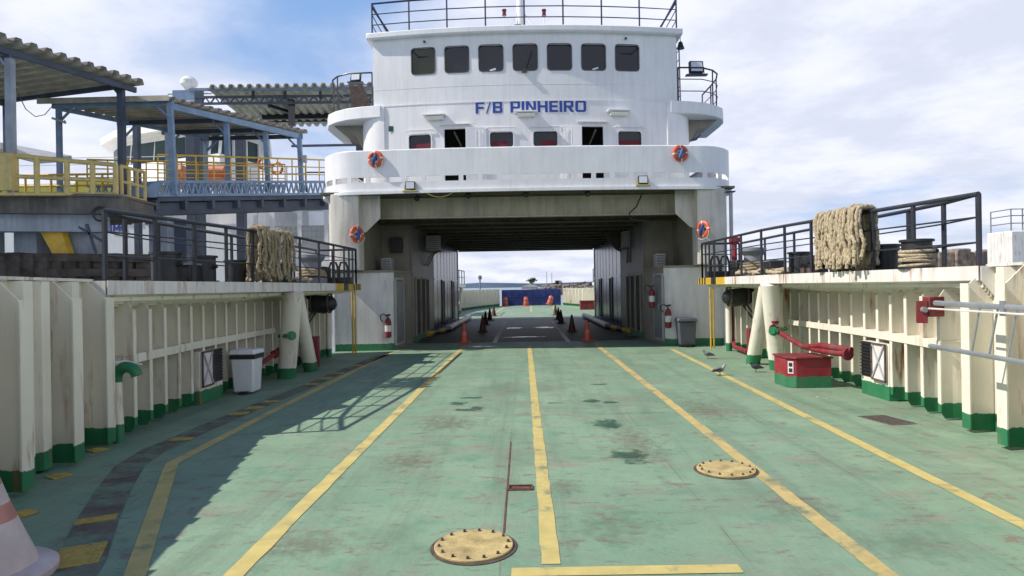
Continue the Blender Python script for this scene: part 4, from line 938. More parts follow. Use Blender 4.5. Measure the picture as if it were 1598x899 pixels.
for sg, lb in ((-1, 'green valve pipe beside the shaded support leg'), (1, 'green valve pipe beside the sunlit support leg')):
    a = W(1207, 517, 11.8) if sg > 0 else W(455, 524, 11.85); b = W(1240, 515, 12.0) if sg > 0 else W(424, 527, 12.0); b.y += .4
    t = T('valve_pipe', lb, 'pipe', a); MB().tube([a, b], .042, 10).build('pipe', m_green, t); MB().lathe([(.085, -.015), (.085, .02), (.05, .02), (.05, .05)], a, 14, axis=(a-b)).build('flange', m_green, t)
for (x, y, lb) in ((-4.72, 14.3, 'tall red fire box behind the shaded support legs'), (5.22, 14.6, 'tall red fire box behind the sunlit support legs')):
    t = T('fire_box', lb, 'fire box', (x, y, 0)); MB().cbox((x, y, .34), .26, .34, .66, .2 if x < 0 else -.2).build('cabinet', m_red, t, bevel=.012)
    for z in (.25, .36, .47): MB().cbox((x+.02, y-.178, z), .07, .006, .07, .2 if x < 0 else -.2).build('plate', m_refl, t)
t = T('fire_main', 'upright red pipe with elbow under the hazard edge', 'pipe', (5.28, 16, 0))
MB().tube([(5.28, 16.3, 1.5), (5.28, 16.3, .3), (5.25, 16.0, .12), (5.22, 15.0, .1)], .055, 10).build('pipe', m_red, t)
for sg, y, lb in ((-1, 15.2, 'black rolled equipment slung under the shaded platform'), (1, 15.3, 'black rolled equipment slung under the sunlit platform')):
    t = T('slung_equipment', lb, 'equipment', (CX+sg*4.95, y, 1.4))
    MB().tube([(CX+sg*4.62, y, 1.42), (CX+sg*4.68, y, 1.40), (CX+sg*4.9, y+.03, 1.36), (CX+sg*5.15, y, 1.39), (CX+sg*5.35, y, 1.42)], [.10, .17, .22, .21, .15], 14).build('roll', m_black, t)
    for q in (4.75, 5.15): MB().torus((CX+sg*q, y, 1.40), .235, .02, (1, 0, 0), 18, 6).build('sling', m_iron, t)
    for q in (-.2, .1): MB().tube([(CX+sg*5.1, y+q, 1.2), (CX+sg*5.35, y+q-.2, .75)], .02, 6).build('strut', m_black, t)
# gooseneck vent
t = T('gooseneck_vent', 'white gooseneck vent pipe with green hooked top', 'vent', G(186, 690)); b = G(186, 690)
MB().tube([b, b+Vector((.0, 0, .02)), b+Vector((-.02, 0, .70))], .058, 14).build('standpipe', m_bul, t)
MB().tube([b+Vector((-.02, 0, .69))]+[b+Vector((.10-.12*math.cos(a), 0, .74+.12*math.sin(a))) for a in [R(0), R(25), R(50), R(75), R(100), R(125), R(150), R(172)]], .062, 14).build('hook', m_green, t)
tag(MB().tube([W(170, 563, 7.3), W(172, 568, 7.25), W(195, 563, 7.35), W(221, 569, 7.7)], .013, 6).build('hose', m_refl), 'thin pale hose along the shaded bulwark above the gooseneck vent', 'hose')
# access casings
for sg, y0 in ((-1, 9.65), (1, 9.05)):
    t = T('access_casing', ('low white casing with open louvre behind the white bin', 'low white casing with cross-braced hatch beyond the deck grate')[sg > 0], 'casing', (CX+sg*5.1, y0+.35, 0))
    xi = CX+sg*(hull(y0)-.345); xo = CX+sg*hull(y0); a0, a1 = sorted((xi, xo))
    MB().box(a0, y0, 0, a1, y0+.74, .80).build('casing_body', m_bul, t, bevel=.006)
    d0, d1 = (y0, y0+.36) if sg < 0 else (y0, y0+.38)
    p0, p1 = sorted((xi-sg*.004, xi-sg*.03)); MB().box(p0, d0+.03, .28, p1, d1, .80).build('hatch_door', m_refl, t)
    f_ = MB(); 
    for z in (.27, .79): f_.bar((xi-sg*.035, d0+.02, z), (xi-sg*.035, d1, z), .02, .025)
    for yy in (d0+.03, d1): f_.bar((xi-sg*.035, yy, .27), (xi-sg*.035, yy, .8), .02, .025)
    f_.build('hatch_frame', m_iron, t)
    br = MB(); br.bar((xi-sg*.04, d0+.05, .3), (xi-sg*.04, d1-.02, .78), .012, .02); br.bar((xi-sg*.044, d1-.02, .3), (xi-sg*.044, d0+.05, .78), .012, .02); br.build('cross_brace', m_lgrey, t)
    lv = MB(); p0, p1 = sorted((xi-sg*.002, xi-sg*.012)); lv.box(p0, d1+.03, .28, p1, y0+.71, .8)
    for i in range(10): lv.cbox((xi-sg*.02, (d1+y0+.74)/2, .32+.05*i), .02, .32, .012)
    lv.build('louvre', m_black, t)
# red hose box on the ribs
p = W(1449, 480, 7.75); t = T('hose_box', 'small red hose box hung on the sunlit ribs', 'fire box', p)
MB().cbox(p+Vector((.06, 0, .01)), .20, .12, .24, .1).build('cabinet', m_red, t, bevel=.01)
MB().cbox(p+Vector((-.10, -.03, -.05)), .12, .02, .27, -.4).build('door', m_red, t, bevel=.004)
MB().lathe([(.035, 0), (.035, .05)], p+Vector((-.10, -.05, -.02)), 10, axis=(0, -1, 0)).build('hose_nozzle', m_alum, t)
MB().box(p.x+.0, p.y-.068, p.z+.03, p.x+.1, p.y-.062, p.z+.06).build('plate', m_black, t)
# gangway lashed along the bulwark
t = T('steel_gangway', 'galvanised lattice gangway hung along the sunlit bulwark', 'gangway', (4.43, 5, 1.2)); X0 = 4.43
MB().tube([(X0, 3.2, 1.40), (X0, 6.9, 1.455)], .028, 10).build('top_tube', m_alum, t)
MB().tube([(X0, 3.2, .90), (X0, 7.0, .985)], .024, 10).build('bottom_tube', m_alum, t)
MB().tube([(X0-.05, 3.2, 1.37), (X0-.04, 6.95, 1.395)], .010, 6).build('tie_rope', m_refl, t)
for i in range(13):
    y = 3.4+.235*i
    if y < 6.35: MB().tube([(X0, y+.13, .90+.0224*(y-3.1)), (X0, y, 1.40+.0149*(y-3.2))], .011, 6).build('rung', m_alum, t)
for y in (5.9, 4.4): MB().cbox((X0-.02, y, 1.43), .03, .05, .14).build('clamp', m_alum, t)
# manhole covers
def manhole(label, c, r):
    t = T('manhole_cover', label, 'manhole cover', c, 'yellow bolted manhole covers')
    MB().lathe([(r*1.10, .002), (r*1.10, .006), (r*1.02, .008)], c, 40).build('weld_ring', m_iron, t)
    MB().lathe([(r, .006), (r, .018), (r*.985, .021)], c, 48).build('cover_plate', m_hatch, t)
    for i in range(14):
        a = 2*math.pi*(i+.3)/14; MB().lathe([(.012, .02), (.012, .024), (.009, .025), (.009, .036), (.005, .038)], c+Vector((.88*r*math.cos(a), .88*r*math.sin(a), 0)), 6).build('bolt', m_iron, t)
manhole('round yellow bolted manhole cover beside the centre line', G(739.5, 854), .258)
manhole('round yellow bolted manhole cover touching the scuffed lane line', G(1133, 734), .26)
c = G(812, 762); t = T('deck_socket', 'small rusty rectangular lashing recess beside the centre line', 'deck socket', c)
MB().sheet([(c.x-.095, c.y-.06), (c.x+.095, c.y-.06), (c.x+.095, c.y+.06), (c.x-.095, c.y+.06)], .003).build('recess', m_socket, t)
m = MB()
for a, b in (((-.1, -.06), (.1, -.06)), ((-.1, .06), (.1, .06)), ((-.1, -.06), (-.1, .06)), ((.1, -.06), (.1, .06))): m.bar((c.x+a[0], c.y+a[1], .006), (c.x+b[0], c.y+b[1], .006), .016, .012)
m.build('recess_rim', m_weld, t)
MB().cbox((c.x+.01, c.y-.01, .006), .15, .05, .008).build('cross_bar', m_weld, t)
t = T('deck_grate', 'dark diamond deck grate below the sunlit ribs', 'grate', G(1385, 656))
q = [G(1338, 650), G(1392, 664), G(1432, 662), G(1378, 648)]; MB().prism(q, .001, .006).build('grate_plate', m_grate, t)
m = MB()
for i in range(1, 9): m.bar(q[0].lerp(q[1], i/9)+Vector((0,0,.007)), q[3].lerp(q[2], i/9)+Vector((0,0,.007)), .012, .006)
m.build('grate_bars', m_iron, t)
# tactile tiles left on the worn strip, and old yellow patches at the ribs
def tile(label, c, sx, sy, rz, rows):
    t = T('tactile_tile', label, 'tactile tile', c, 'yellow tactile floor tiles')
    q = Matrix.Rotation(rz, 3, 'Z'); m = MB().cbox(Vector(c)+Vector((0,0,.008)), sx, sy, .008, rz)
    for i in range(4):
        for j in range(rows): m.cbox(Vector(c)+q @ Vector((-sx*.375+sx*.25*i, sy*(-.5+(j+.5)/rows), .0145)), sx*.09, sy*.38 if rows == 1 else sy/rows*.8, .005, rz)
    m.build('tile_plate', m_tile, t)
def dirz(i): d = Vector(sp[i+1])-Vector(sp[i-1]); return math.atan2(-d.x, d.y)
tile('large yellow ribbed tactile tile beside the big striped cone', G(124, 868), .265, .36, dirz(1), 2)
tile('yellow tactile tile remnant just beyond the large tile', G(150, 812), .265, .11, dirz(2), 1)
for i, (px, py, lb) in enumerate(((284, 686, 'yellow tile remnant where the brown strip straightens'), (372, 646, 'worn yellow tile remnant level with the white bin'), (398, 637, 'worn yellow tile remnant just past the white bin'), (423, 627, 'worn yellow tile remnant before the shaded support legs'), (487, 600, 'yellow tile remnant level with the second support leg'), (508, 591, 'yellow tile remnant past the support legs'), (527, 583, 'yellow tile remnant near the slim white post'), (556, 571, 'yellow tile remnant near the dull conduit'))):
    tile(lb, G(px, py), .24, .13+.03*(i % 3), dirz(min(10, 5+i // 2)), 1)
for (px, py, lb) in ((190, 764, 'old yellow tile at the foot of the bare shaded bulwark'), (152, 703, 'old yellow tile beside the gooseneck vent foot'), (92, 744, 'old yellow tile under the second deep bracket'), (36, 803, 'old yellow tile beside the striped cone')):
    if px != 190: tile(lb, G(px, py), .16, .16, -.5, 1)
# pigeons
def pigeon(label, c, rz, sc, mb_, mw, mh):
    t = T('pigeon', label, 'bird', c, 'pigeons on the deck')
    def P(x, z, y=0): return Vector(c)+Matrix.Rotation(rz, 3, 'Z') @ Vector((x*sc, y*sc, z*sc))
    spine = [(-.19, .095, .004), (-.15, .10, .018), (-.10, .115, .034), (-.05, .125, .052), (0, .13, .060), (.045, .138, .058), (.075, .155, .045), (.092, .178, .030), (.10, .20, .024), (.112, .214, .026), (.128, .217, .022), (.142, .213, .012), (.152, .209, .006), (.165, .204, .002)]
    m = MB(); m.tube([P(a, z) for a, z, r in spine], [r*sc for a, z, r in spine], 12)
    nv = len(m.m)
    for i in range(len(m.m)): 
        ringi = i//12
        m.m[i] = 2 if 5 <= ringi < 11 else (1 if ringi < 2 else 0)
    for sy in (-1, 1):                              # folded wings follow the back
        w_ = [P(.05, .15, sy*.035), P(-.02, .165, sy*.05), P(-.12, .135, sy*.035), P(-.17, .105, sy*.012), P(-.09, .105, sy*.05), P(.01, .11, sy*.064)]
        o_ = [p+Matrix.Rotation(rz, 3, 'Z') @ Vector((0, sy*.012*sc, 0)) for p in w_]; n_ = len(w_)
        m.add(w_+o_, [tuple(range(n_)), tuple(range(n_, 2*n_))]+[(i, (i+1) % n_, n_+(i+1) % n_, n_+i) for i in range(n_)], 1)
        m.tube([P(.005, .08, sy*.025), P(.01, .04, sy*.026), P(.0, .006, sy*.026)], .006*sc, 6, 3)
        for dx, dy in ((.03, 0), (.024, .014), (.024, -.014), (-.016, 0)): m.tube([P(0, .006, sy*.026), P(dx, .004, sy*.026+dy)], .004*sc, 5, 3)
    m.build('pigeon_body', [mb_, mw, mh, m_pink], t, smooth=60)
pigeon('grey pigeon with dark wings crossing the outer lane line', G(1123, 586), math.pi*.05, .86, m_pig, m_pigd, m_pigl)
pigeon('grey pigeon walking beside the outer lane line', G(1105, 560), math.pi*.93, .86, m_pig, m_pigd, m_pig)
pigeon('black pigeon by the sunlit support leg', G(1180, 581), math.pi*1.0, .85, m_pigd, m_pigd, m_pigd)
for i, (px, py, lb) in enumerate(((1275, 620, 'white bird dropping nearest the red chest'), (1290, 622, 'small white bird dropping past the red chest'))):
    o_ = blob(G(px, py), .03-.008*i, .03-.01*i, .005, 77+i, .4, 14).build('bird_dropping', m_refl, smooth=0); tag(o_, lb, 'dropping')
# deck clutter far off
for px, py, lb in ((752, 479, 'low dark red chest on the far bow beside the shaded bulwark'), (916, 483, 'dark red chest on the far bow beside the sunlit bulwark')):
    c = G(px, py); t = T('deck_chest', lb, 'chest', c); MB().cbox(c+Vector((0, 0, .3)), 1.0, .7, .6).build('chest_body', m_red, t, bevel=.02); MB().cbox(c+Vector((0, 0, .62)), 1.06, .76, .06).build('lid', m_red, t)

# ================================================================== GEAR ON THE MOORING PLATFORMS
def bollard(label, x, y, r, h, rope=False):
    t = T('bollard', label, 'bollard', (x, y, 1.85), 'black mooring bollards')
    MB().lathe([(r*1.25, 0), (r*1.25, .03), (r, .03), (r, h-.03), (r*1.15, h-.03), (r*1.15, h), (r*.9, h+.004)], (x, y, 1.85), 22).build('drum', m_black, t)
    MB().lathe([(.03, 0), (.03, .08)], (x+r*.9, y-.05, 1.85+h*.55), 8, axis=(1, 0, .3)).build('horn', m_black, t)
    if rope:
        m = MB()
        for i in range(5):
            m.torus((x, y, 1.90+.045*i), r+.018, .022, (random.uniform(-.12, .12), random.uniform(-.08, .08), 1), 26, 7)
        m.build('wound_rope', m_rope, t)
    return t
bollard('wide black bollard near the shaded platform end', -4.98, 8.95, .19, .42)
bollard('black bollard behind the shaded railing, second from the end', -5.0, 10.0, .19, .42)
bollard('black bollard behind the shaded railing beside the rope', -5.0, 11.2, .19, .40)
bollard('black bollard with pale rope wound round it near the sunlit platform end', 5.10, 8.3, .175, .38, True)
bollard('black bollard behind the rope-wound one on the sunlit platform', 5.28, 9.35, .19, .38)
bollard('black bollard beyond the hanging pale rope', 5.0, 11.6, .18, .40)
def winch(label, x, y):
    t = T('capstan', label, 'capstan', (x, y, 1.85), 'mooring capstans')
    MB().lathe([(.33, 0), (.33, .12), (.24, .16), (.20, .28), (.21, .48), (.29, .58), (.29, .64), (.2, .67)], (x, y, 1.85), 24).build('drum', m_grey, t)
    MB().cbox((x-.05, y+.55, 2.05), .5, .5, .4).build('motor_box', m_black, t, bevel=.03)
    m = MB()
    for i in range(3): m.torus((x, y, 2.02+.06*i), .30-.02*i, .034, (.05*(i-1), .07, 1), 26, 7)
    m.build('wound_rope', m_rope2, t)
    return t
winch('grey capstan with wound rope on the shaded platform', -4.75, 14.4); winch('grey capstan with wound rope on the sunlit platform', 5.28, 14.7)
for sg, x, y, lb in ((-1, -4.5, 15.6, 'black looped fairlead at the shaded hazard edge'), (1, 4.85, 15.8, 'black looped fairlead at the sunlit hazard edge')):
    t = T('fairlead', lb, 'fairlead', (x, y, 1.85))
    for k, q in enumerate((-.12, .12)): MB().tube([(x+q-.1, y, 1.85), (x+q-.1, y, 2.25), (x+q-.06, y, 2.37), (x+q+.06, y, 2.37), (x+q+.1, y, 2.25), (x+q+.12, y, 1.85)], .028, 8).build('loop', m_black, t)
    MB().cbox((x, y+.1, 1.93), .6, .3, .16).build('base', m_black, t)
t = T('red_post', 'dark red post beside the capstan on the sunlit platform', 'post', (5.05, 15.3, 1.85)); MB().tube([(5.05, 15.3, 1.85), (5.05, 15.3, 2.68)], .06, 10).build('shaft', m_red, t); MB().cbox((5.05, 15.3, 2.74), .22, .16, .12).build('head', m_red, t, bevel=.01)
def hang_rope(label, sg, y0, y1, nst, mt, zt, seed, zl=1.87, wob=.03, r=.033):
    rr = random.Random(seed); x0 = CX+sg*(pin((y0+y1)/2)+.05)
    t = T('mooring_rope', label, 'rope', (x0, (y0+y1)/2, 1.85)); m = MB()
    for i in range(nst):
        y = y0+(y1-y0)*(i+.5)/nst+rr.uniform(-.03, .03); lay = (i % 3)*.03; top = zt+.035+lay*.5+rr.uniform(-.02, .03)
        xi = x0-sg*(.075+lay+rr.uniform(0, .05)); xo = x0+sg*(.08+lay+rr.uniform(0, .05)); zb = zl+rr.uniform(0, .22); zb2 = zl+rr.uniform(0, .1); sw = rr.uniform(-.10, .10)
        P = [(xi-sg*rr.uniform(0, .05), y+sw, zb)]
        for k in range(1, 6): P.append((xi+rr.uniform(-wob, wob)*.5, y+sw*(1-k/6)+rr.uniform(-wob, wob), zb+(top-.1-zb)*k/6))
        P += [(xi+sg*.03, y, top-.03), (x0, y+.01, top), (xo-sg*.03, y+.02, top-.03)]
        for k in range(5, 0, -1): P.append((xo+rr.uniform(-wob, wob)*.5, y+.03+rr.uniform(-wob, wob), zb2+(top-.1-zb2)*k/6))
        P.append((xo, y+.05+sw, zb2)); P = [Vector(p) for p in P]
        if i % 2 == 0: P += [Vector((xo, y+.08, zb2-.01)), Vector((xo-sg*.02, y+.13, zb2+.1))]
        # smooth it
        Q = []
        for a in range(len(P)-1):
            p0, p1, p2, p3 = P[max(a-1, 0)], P[a], P[a+1], P[min(a+2, len(P)-1)]
            for u in (0, .17, .34, .5, .67, .84): Q.append(.5*((2*p1)+(p2-p0)*u+(2*p0-5*p1+4*p2-p3)*u*u+(3*p1-p0-3*p2+p3)*u**3))
        Q.append(P[-1]); m.tube(Q, [r*(1+.17*math.sin(j*1.55+i)) for j in range(len(Q))], 8)
    m.build('hung_coils', mt, t)
    return t, m
hang_rope('thick brown mooring rope draped over the shaded platform railing', -1, 10.55, 11.9, 24, m_rope2, 2.70, 3, r=.026)
hang_rope('thick pale shaggy mooring rope draped over the sunlit platform railing', 1, 9.0, 10.3, 58, m_rope, 2.71, 5, wob=.04, r=.026)
rr = random.Random(8)
def rope_pile(label, cx_, cy_, nn, sx, sy):
    P = []
    for i in range(nn): a = i*.55; P.append(Vector((cx_+sx*math.cos(a)*rr.uniform(.5, 1), cy_+sy*math.sin(a)*rr.uniform(.5, 1), 1.88+.10*rr.random()*(1-abs(i/nn-.5)))))
    Q = []
    for a in range(len(P)-1):
        p0, p1, p2, p3 = P[max(a-1, 0)], P[a], P[a+1], P[min(a+2, len(P)-1)]
        for u in (0, .25, .5, .75): Q.append(.5*((2*p1)+(p2-p0)*u+(2*p0-5*p1+4*p2-p3)*u*u+(3*p1-p0-3*p2+p3)*u**3))
    return tag(MB().tube(Q, .035, 8).build('rope_pile', m_rope), label, 'rope', 'loose rope piles')
rope_pile('loose pale rope heap between capstan and hanging rope', 4.98, 12.8, 90, .33, .75)
rope_pile('loose rope coiled by the capstan on the shaded platform', -4.75, 13.4, 60, .3, .4)
rope_pile('loose rope heap beside the red post', 4.95, 14.1, 50, .3, .35)

for px, py, lb in ((651, 309, 'tiny dark lamp under the bulwark foot beside the hanging cable'), (731, 305, 'tiny dark lamp under the bulwark foot past the hanging cable'), (821, 303, 'tiny dark lamp under the middle of the bulwark foot'), (917, 302, 'tiny dark lamp under the bulwark foot before the second floodlight')):
    p = W(px, py, 17.5); t = T('spot_lamp', lb, 'lamp', p, 'tiny lamps under the passenger deck')
    MB().lathe([(.05, -.06), (.075, -.02), (.075, .07), (.06, .09)], p, 12, axis=(0, -1, -.5)).build('lamp_body', m_black, t); MB().tube([p, (p.x+.03, p.y+.05, 4.28)], .018, 6).build('stem', m_iron, t)
tag(MB().tube([(-4.4, 17.62, 4.2), (-1.5, 17.62, 4.22), (1.8, 17.62, 4.22), (4.6, 17.62, 4.2)], .022, 6).build('conduit_run', m_iron), 'thin rusty conduit running across under the passenger deck', 'conduit')
tag(MB().tube([(3.35, 17.9, 4.25), (3.2, 17.95, 3.9), (3.0, 18.0, 3.72), (3.05, 18.05, 3.55), (3.5, 18.1, 3.5)], .02, 6).build('loose_cable', m_black), 'black cable looping below the deck beside the second floodlight', 'cable')
for y, lb in ((10.9, 'small dark roller fairlead by the hanging pale rope'), (11.15, 'second dark roller fairlead beside the first')):
    t = T('roller', lb, 'roller', (5.0, y, 1.85), 'dark rollers on the sunlit platform'); MB().lathe([(.05, -.14), (.12, -.12), (.10, -.08), (.10, .08), (.12, .12), (.05, .14)], (5.0, y, 2.05), 14, axis=(1, .2, 0)).build('roller_body', m_black, t); MB().cbox((5.0, y, 1.9), .3, .16, .1).build('base', m_iron, t)
for x, y, s_, lb in ((-4.95, 12.9, .4, 'black winch motor box behind the brown rope'), (-5.0, 9.5, .26, 'low black box between the bollards on the shaded platform'), (5.25, 13.4, .3, 'low black box beside the sunlit capstan')):
    t = T('deck_box', lb, 'box', (x, y, 1.85)); MB().cbox((x, y, 1.85+s_/2), s_*1.1, s_*1.3, s_).build('box_body', m_black, t, bevel=.02); MB().cbox((x, y, 1.86+s_), s_*1.16, s_*1.36, .03).build('lid', m_grey, t)

# ================================================================== PASSENGER TERMINAL BESIDE THE FERRY
def corr(p0, p1, ext, pitch, amp, th=.03, drop=0.0):  # corrugated sheet: profile runs p0 -> p1, ridges run along ext
    p0, p1, ext = Vector(p0), Vector(p1), Vector(ext); n = max(3, int((p1-p0).length/pitch)); P = []; N_ = 2
    up = (p1-p0).cross(ext).normalized()
    if up.z < 0: up = -up
    m = MB(); T_ = []; B_ = []
    for i in range(n):
        for f, h in ((0, 0), (.28, 0), (.45, 1), (.80, 1), (.92, 0)):
            T_.append(p0.lerp(p1, (i+f)/n)+up*amp*h); B_.append(p0.lerp(p1, (i+f)/n)+up*(amp*h-th))
    k = len(T_); m.add(T_+B_+[p+ext for p in T_]+[p+ext for p in B_],
        [(k+i, 3*k+i, 3*k+i+1, k+i+1) for i in range(k-1)])
    m.add(T_+[p+ext for p in T_], [(i, i+1, k+i+1, k+i) for i in range(k-1)], 1); m.add(T_+B_, [(i, k+i, k+i+1, i+1) for i in range(k-1)], 1); m.add([p+ext for p in T_]+[p+ext for p in B_], [(i, i+1, k+i+1, k+i) for i in range(k-1)], 1)
    m.add([T_[0], T_[0]+ext, B_[0]+ext, B_[0]], [(0, 1, 2, 3)], 1); m.add([T_[-1], T_[-1]+ext, B_[-1]+ext, B_[-1]], [(3, 2, 1, 0)], 1)
    return m
def knee_brace(m, top, d, r=.3):
    d = Vector(d); m.tube([top+Vector((0, 0, -r*1.1)), top+d*r*.35+Vector((0, 0, -r*.75)), top+d*r*.8+Vector((0, 0, -r*.3)), top+d*r+Vector((0, 0, 0))], .04, 6)
# near canopy
t = T('walkway_canopy', 'dark-edged corrugated canopy over the yellow railing, nearest the camera', 'canopy', W(100, 305, 17))
A, B = W(-190, -5, 14.6), W(226, 131, 20)
corr(A, B, Vector((-5.2, .9, -.25)), .35, .13, .05).build('roof_sheets', [m_roof, m_rooft], t)
m = MB(); m.bar(W(-190, 20, 14.8), W(212, 141, 20), .10, .16); m.bar(W(-190, 20, 14.8)+Vector((-4.4, .8, -.2)), W(212, 141, 20)+Vector((-4.4, .8, -.2)), .1, .16); m.build('eave_beam', m_dblue, t)
for px, py, D in ((17, 92, 17.0), (190, 136, 19.8)):
    a = W(px, py, D); b = W(px, 305, D); m = MB(); m.cbox((a+b)/2, .17, .17, (a-b).length); knee_brace(m, a, (-.7, -.4, 0)); m.build('post', m_lblue if px < 50 else m_dblue, t)
    m = MB(); m.bar(a+Vector((0, 0, .03)), a+Vector((-4.6, .8, -.15)), .1, .14); m.build('cross_beam', m_dblue, t)
    a2 = a+Vector((-4.2, .8, -.15)); m = MB(); m.cbox((a2+Vector((a2.x, a2.y, b.z)))/2, .16, .16, a2.z-b.z); m.build('post', m_dblue, t)
# canopy of the boarding gangway
t = T('gangway_canopy', 'pale blue posted canopy with corrugated edge over the lattice gangway', 'canopy', W(262, 300, 20.3))
A, B = W(262, 154, 20.2), W(481, 207, 24.4)
ext = Vector((-4.05, .1, .0))
corr(A, B, ext, .29, .10, .04).build('roof_sheets', [m_roof, m_rooft], t)
a0 = A+Vector((0, -.06, -.02)); MB().bar(a0+Vector((.05, 0, .02)), a0+ext+Vector((-.1, 0, .02)), .05, .17).build('front_fascia', m_roof, t)
m = MB(); m.bar(A+Vector((-.1, .1, -.18)), B+Vector((-.2, -.1, -.18)), .10, .20); m.bar(A+ext+Vector((.4, .1, -.18)), B+ext+Vector((.4, -.1, -.18)), .08, .14); m.build('eave_beam', m_blue, t)
posts = [(265, 160, 273, 304, 20.35), (353, 187, 358, 300, 22.0), (414, 202, 419, 300, 23.2), (467, 212, 471, 300, 24.2)]
for i, (x0, y0, x1, y1, D) in enumerate(posts):
    a, b = W(x0, y0, D), W(x1, y1, D); m = MB(); m.bar(b, a, .15, .15); knee_brace(m, a+Vector((0, 0, -.02)), (-1, 0, 0), .45); m.build('post', m_blue, t)
    a2 = a+Vector((-3.6, .1, -.05)); m = MB(); m.bar(Vector((a2.x, a2.y, b.z-.2)), a2, .13, .13); knee_brace(m, a2, (1, 0, 0), .45); m.build('post', m_blue, t)
    MB().bar(a+Vector((.1, 0, -.02)), a2+Vector((-.2, 0, .02)), .08, .15).build('cross_beam', m_blue if i == 0 else m_dblue, t)
p = W(475, 248, 24.1); MB().cbox(p, .16, .14, .26).build('junction_box', m_lgrey, t)
# boarding gangway
t = T('boarding_gangway', 'blue lattice truss gangway leading to the passenger deck', 'gangway', W(245, 305, 20))
A0, B0 = W(246, 305, 20.0), W(478, 303, 24.3); A1, B1 = W(246, 284, 20.0), W(478, 284, 24.3)
ex = Vector((B0.x-A0.x, B0.y-A0.y, 0)).normalized(); A0 = A0; C0 = B0+(B0-A0)*.33; C1 = B1+(B1-A1)*.33
for off in (Vector((0, 0, 0)), Vector((-2.6, .6, 0))):
    m = MB(); m.bar(A0+off, C0+off, .10, .09); m.bar(A1+off, C1+off, .10, .09); n = 34
    for i in range(n):
        f0, f1, f2 = i/n, (i+.5)/n, (i+1)/n
        m.bar(A0.lerp(C0, f0)+off, A1.lerp(C1, f1)+off, .045, .045); m.bar(A1.lerp(C1, f1)+off, A0.lerp(C0, f2)+off, .045, .045)
    m.build('lattice_truss', m_blue, t)
m = MB(); m.extr([A0+Vector((0, 0, -.05)), C0+Vector((0, 0, -.05)), C0+Vector((-2.6, .6, -.05)), A0+Vector((-2.6, .6, -.05))], (0, 0, -.14)); m.build('floor', m_dblue, t)
m = MB()
for i in range(9): q = A0.lerp(C0, i/8); m.bar(q+Vector((0, 0, -.3)), q+Vector((-2.6, .6, -.3)), .14, .3)
for off in (.1, .9): q = Vector((-2.6, .6, 0))*off+Vector((0, 0, -.42)); m.bar(A0+q, C0+q, .16, .38)
m.build('floor_beam', m_dblue, t)
MB().extr([W(212, 308, 19.6), W(246, 308, 19.95), W(252, 282, 19.95), W(236, 287, 19.8)], (-.5, .1, 0)).build('hinge_plate', m_blue, t)
for off, lb in ((Vector((.0, .02, 0)), 'yellow handrail on the truss side of the blue gangway'), (Vector((-2.6, .6, 0)), 'yellow handrail on the far side of the blue gangway')):
    run = []
    for i in range(13): q = A1.lerp(C1, i/12)+off; run.append((q.x, q.y, q.z, q.z+.86))
    fence('handrail', lb, 'railing', [run], 0, (.33, .66), (.03, .02), m_yel, pr=.024)
# concrete walkway, its railing and substructure
PZ = 4.45
t = T('passenger_walkway', 'stained concrete passenger walkway on pale blue beams', 'walkway', W(60, 305, 17))
a, b, c = W(-260, 305, 16.2), W(190, 305, 17.9), W(240, 303, 19.8)
MB().prism([(a.x, a.y), (b.x, b.y), (c.x, c.y), (c.x-1.6, 20.7), (a.x-4, 20.4)], 3.92, 4.40).build('slab', m_conc, t)
e_ = W(150, 345, 17.9); MB().prism([(a.x, a.y+.3), (e_.x, 18.0), (e_.x, 18.5), (a.x, a.y+.8)], 3.45, 3.92).build('edge_beam', m_lblue, t)
MB().prism([(a.x, a.y-.1), (b.x, b.y-.1), (c.x+.1, c.y), (c.x-.3, c.y+.2), (b.x-.4, b.y+.2), (a.x, a.y+.2)], 4.401, 4.46).build('kerb', m_conc, t)
for x0, x1, y1, D, mt in ((21, 57, 392, 18, m_lblue), (106, 146, 398, 18.2, m_lblue), (-60, -20, 400, 17.5, m_lblue), (232, 262, 436, 20, m_lblue), (266, 292, 436, 20.4, m_dblue)):
    p, q = W(x0, 345, D), W(x1, y1, D); MB().box(p.x, D, -2.4 if y1 > 400 else q.z-.3, q.x, D+.6, 4.0).build('column', mt, t)
p, q = W(54, 345, 18.6), W(108, 420, 18.6)
MB().extr([W(56, 350, 17.85), W(92, 350, 17.85), W(112, 412, 17.85), W(100, 425, 17.85), W(84, 400, 17.85)], (0, .25, 0)).build('diagonal_brace', m_yel, t)
MB().torus(W(156, 334, 17.7), .19, .03, (0, 1, 0), 22, 8).build('rubber_ring', m_black, t)
m = MB()
for px, py, x2, y2 in ((120, 352, 165, 380), (135, 350, 150, 395)): m.bar(W(px, py, 17.9), W(x2, y2, 17.9), .06, .06)
m.build('strut', m_dblue, t)
run = []
for px, py0, py1, D in ((-60, 304, 236, 16.4), (8, 304, 241, 16.9), (58, 304, 246, 17.2), (105, 304, 251, 17.5), (145, 304, 254, 17.7), (181, 304, 257.5, 17.9)):
    q, r_ = W(px, py0, D), W(px, py1, D); run.append((q.x, q.y, q.z, r_.z))
fence('walkway_railing', 'pale yellow steel railing along the near edge of the concrete walkway', 'railing', [run], 0, (.02, .47), (.065, .055), m_ylw, flat=False, pr=.07)
run2 = [(W(190+12*i, 300, 18.3+.35*i).x, 18.3+.35*i, 4.46, 5.35) for i in range(4)]; fence('walkway_railing', 'short yellow railing where the walkway meets the blue gangway', 'railing', [run2], 0, (.05, .5), (.05, .045), m_ylw, pr=.05)
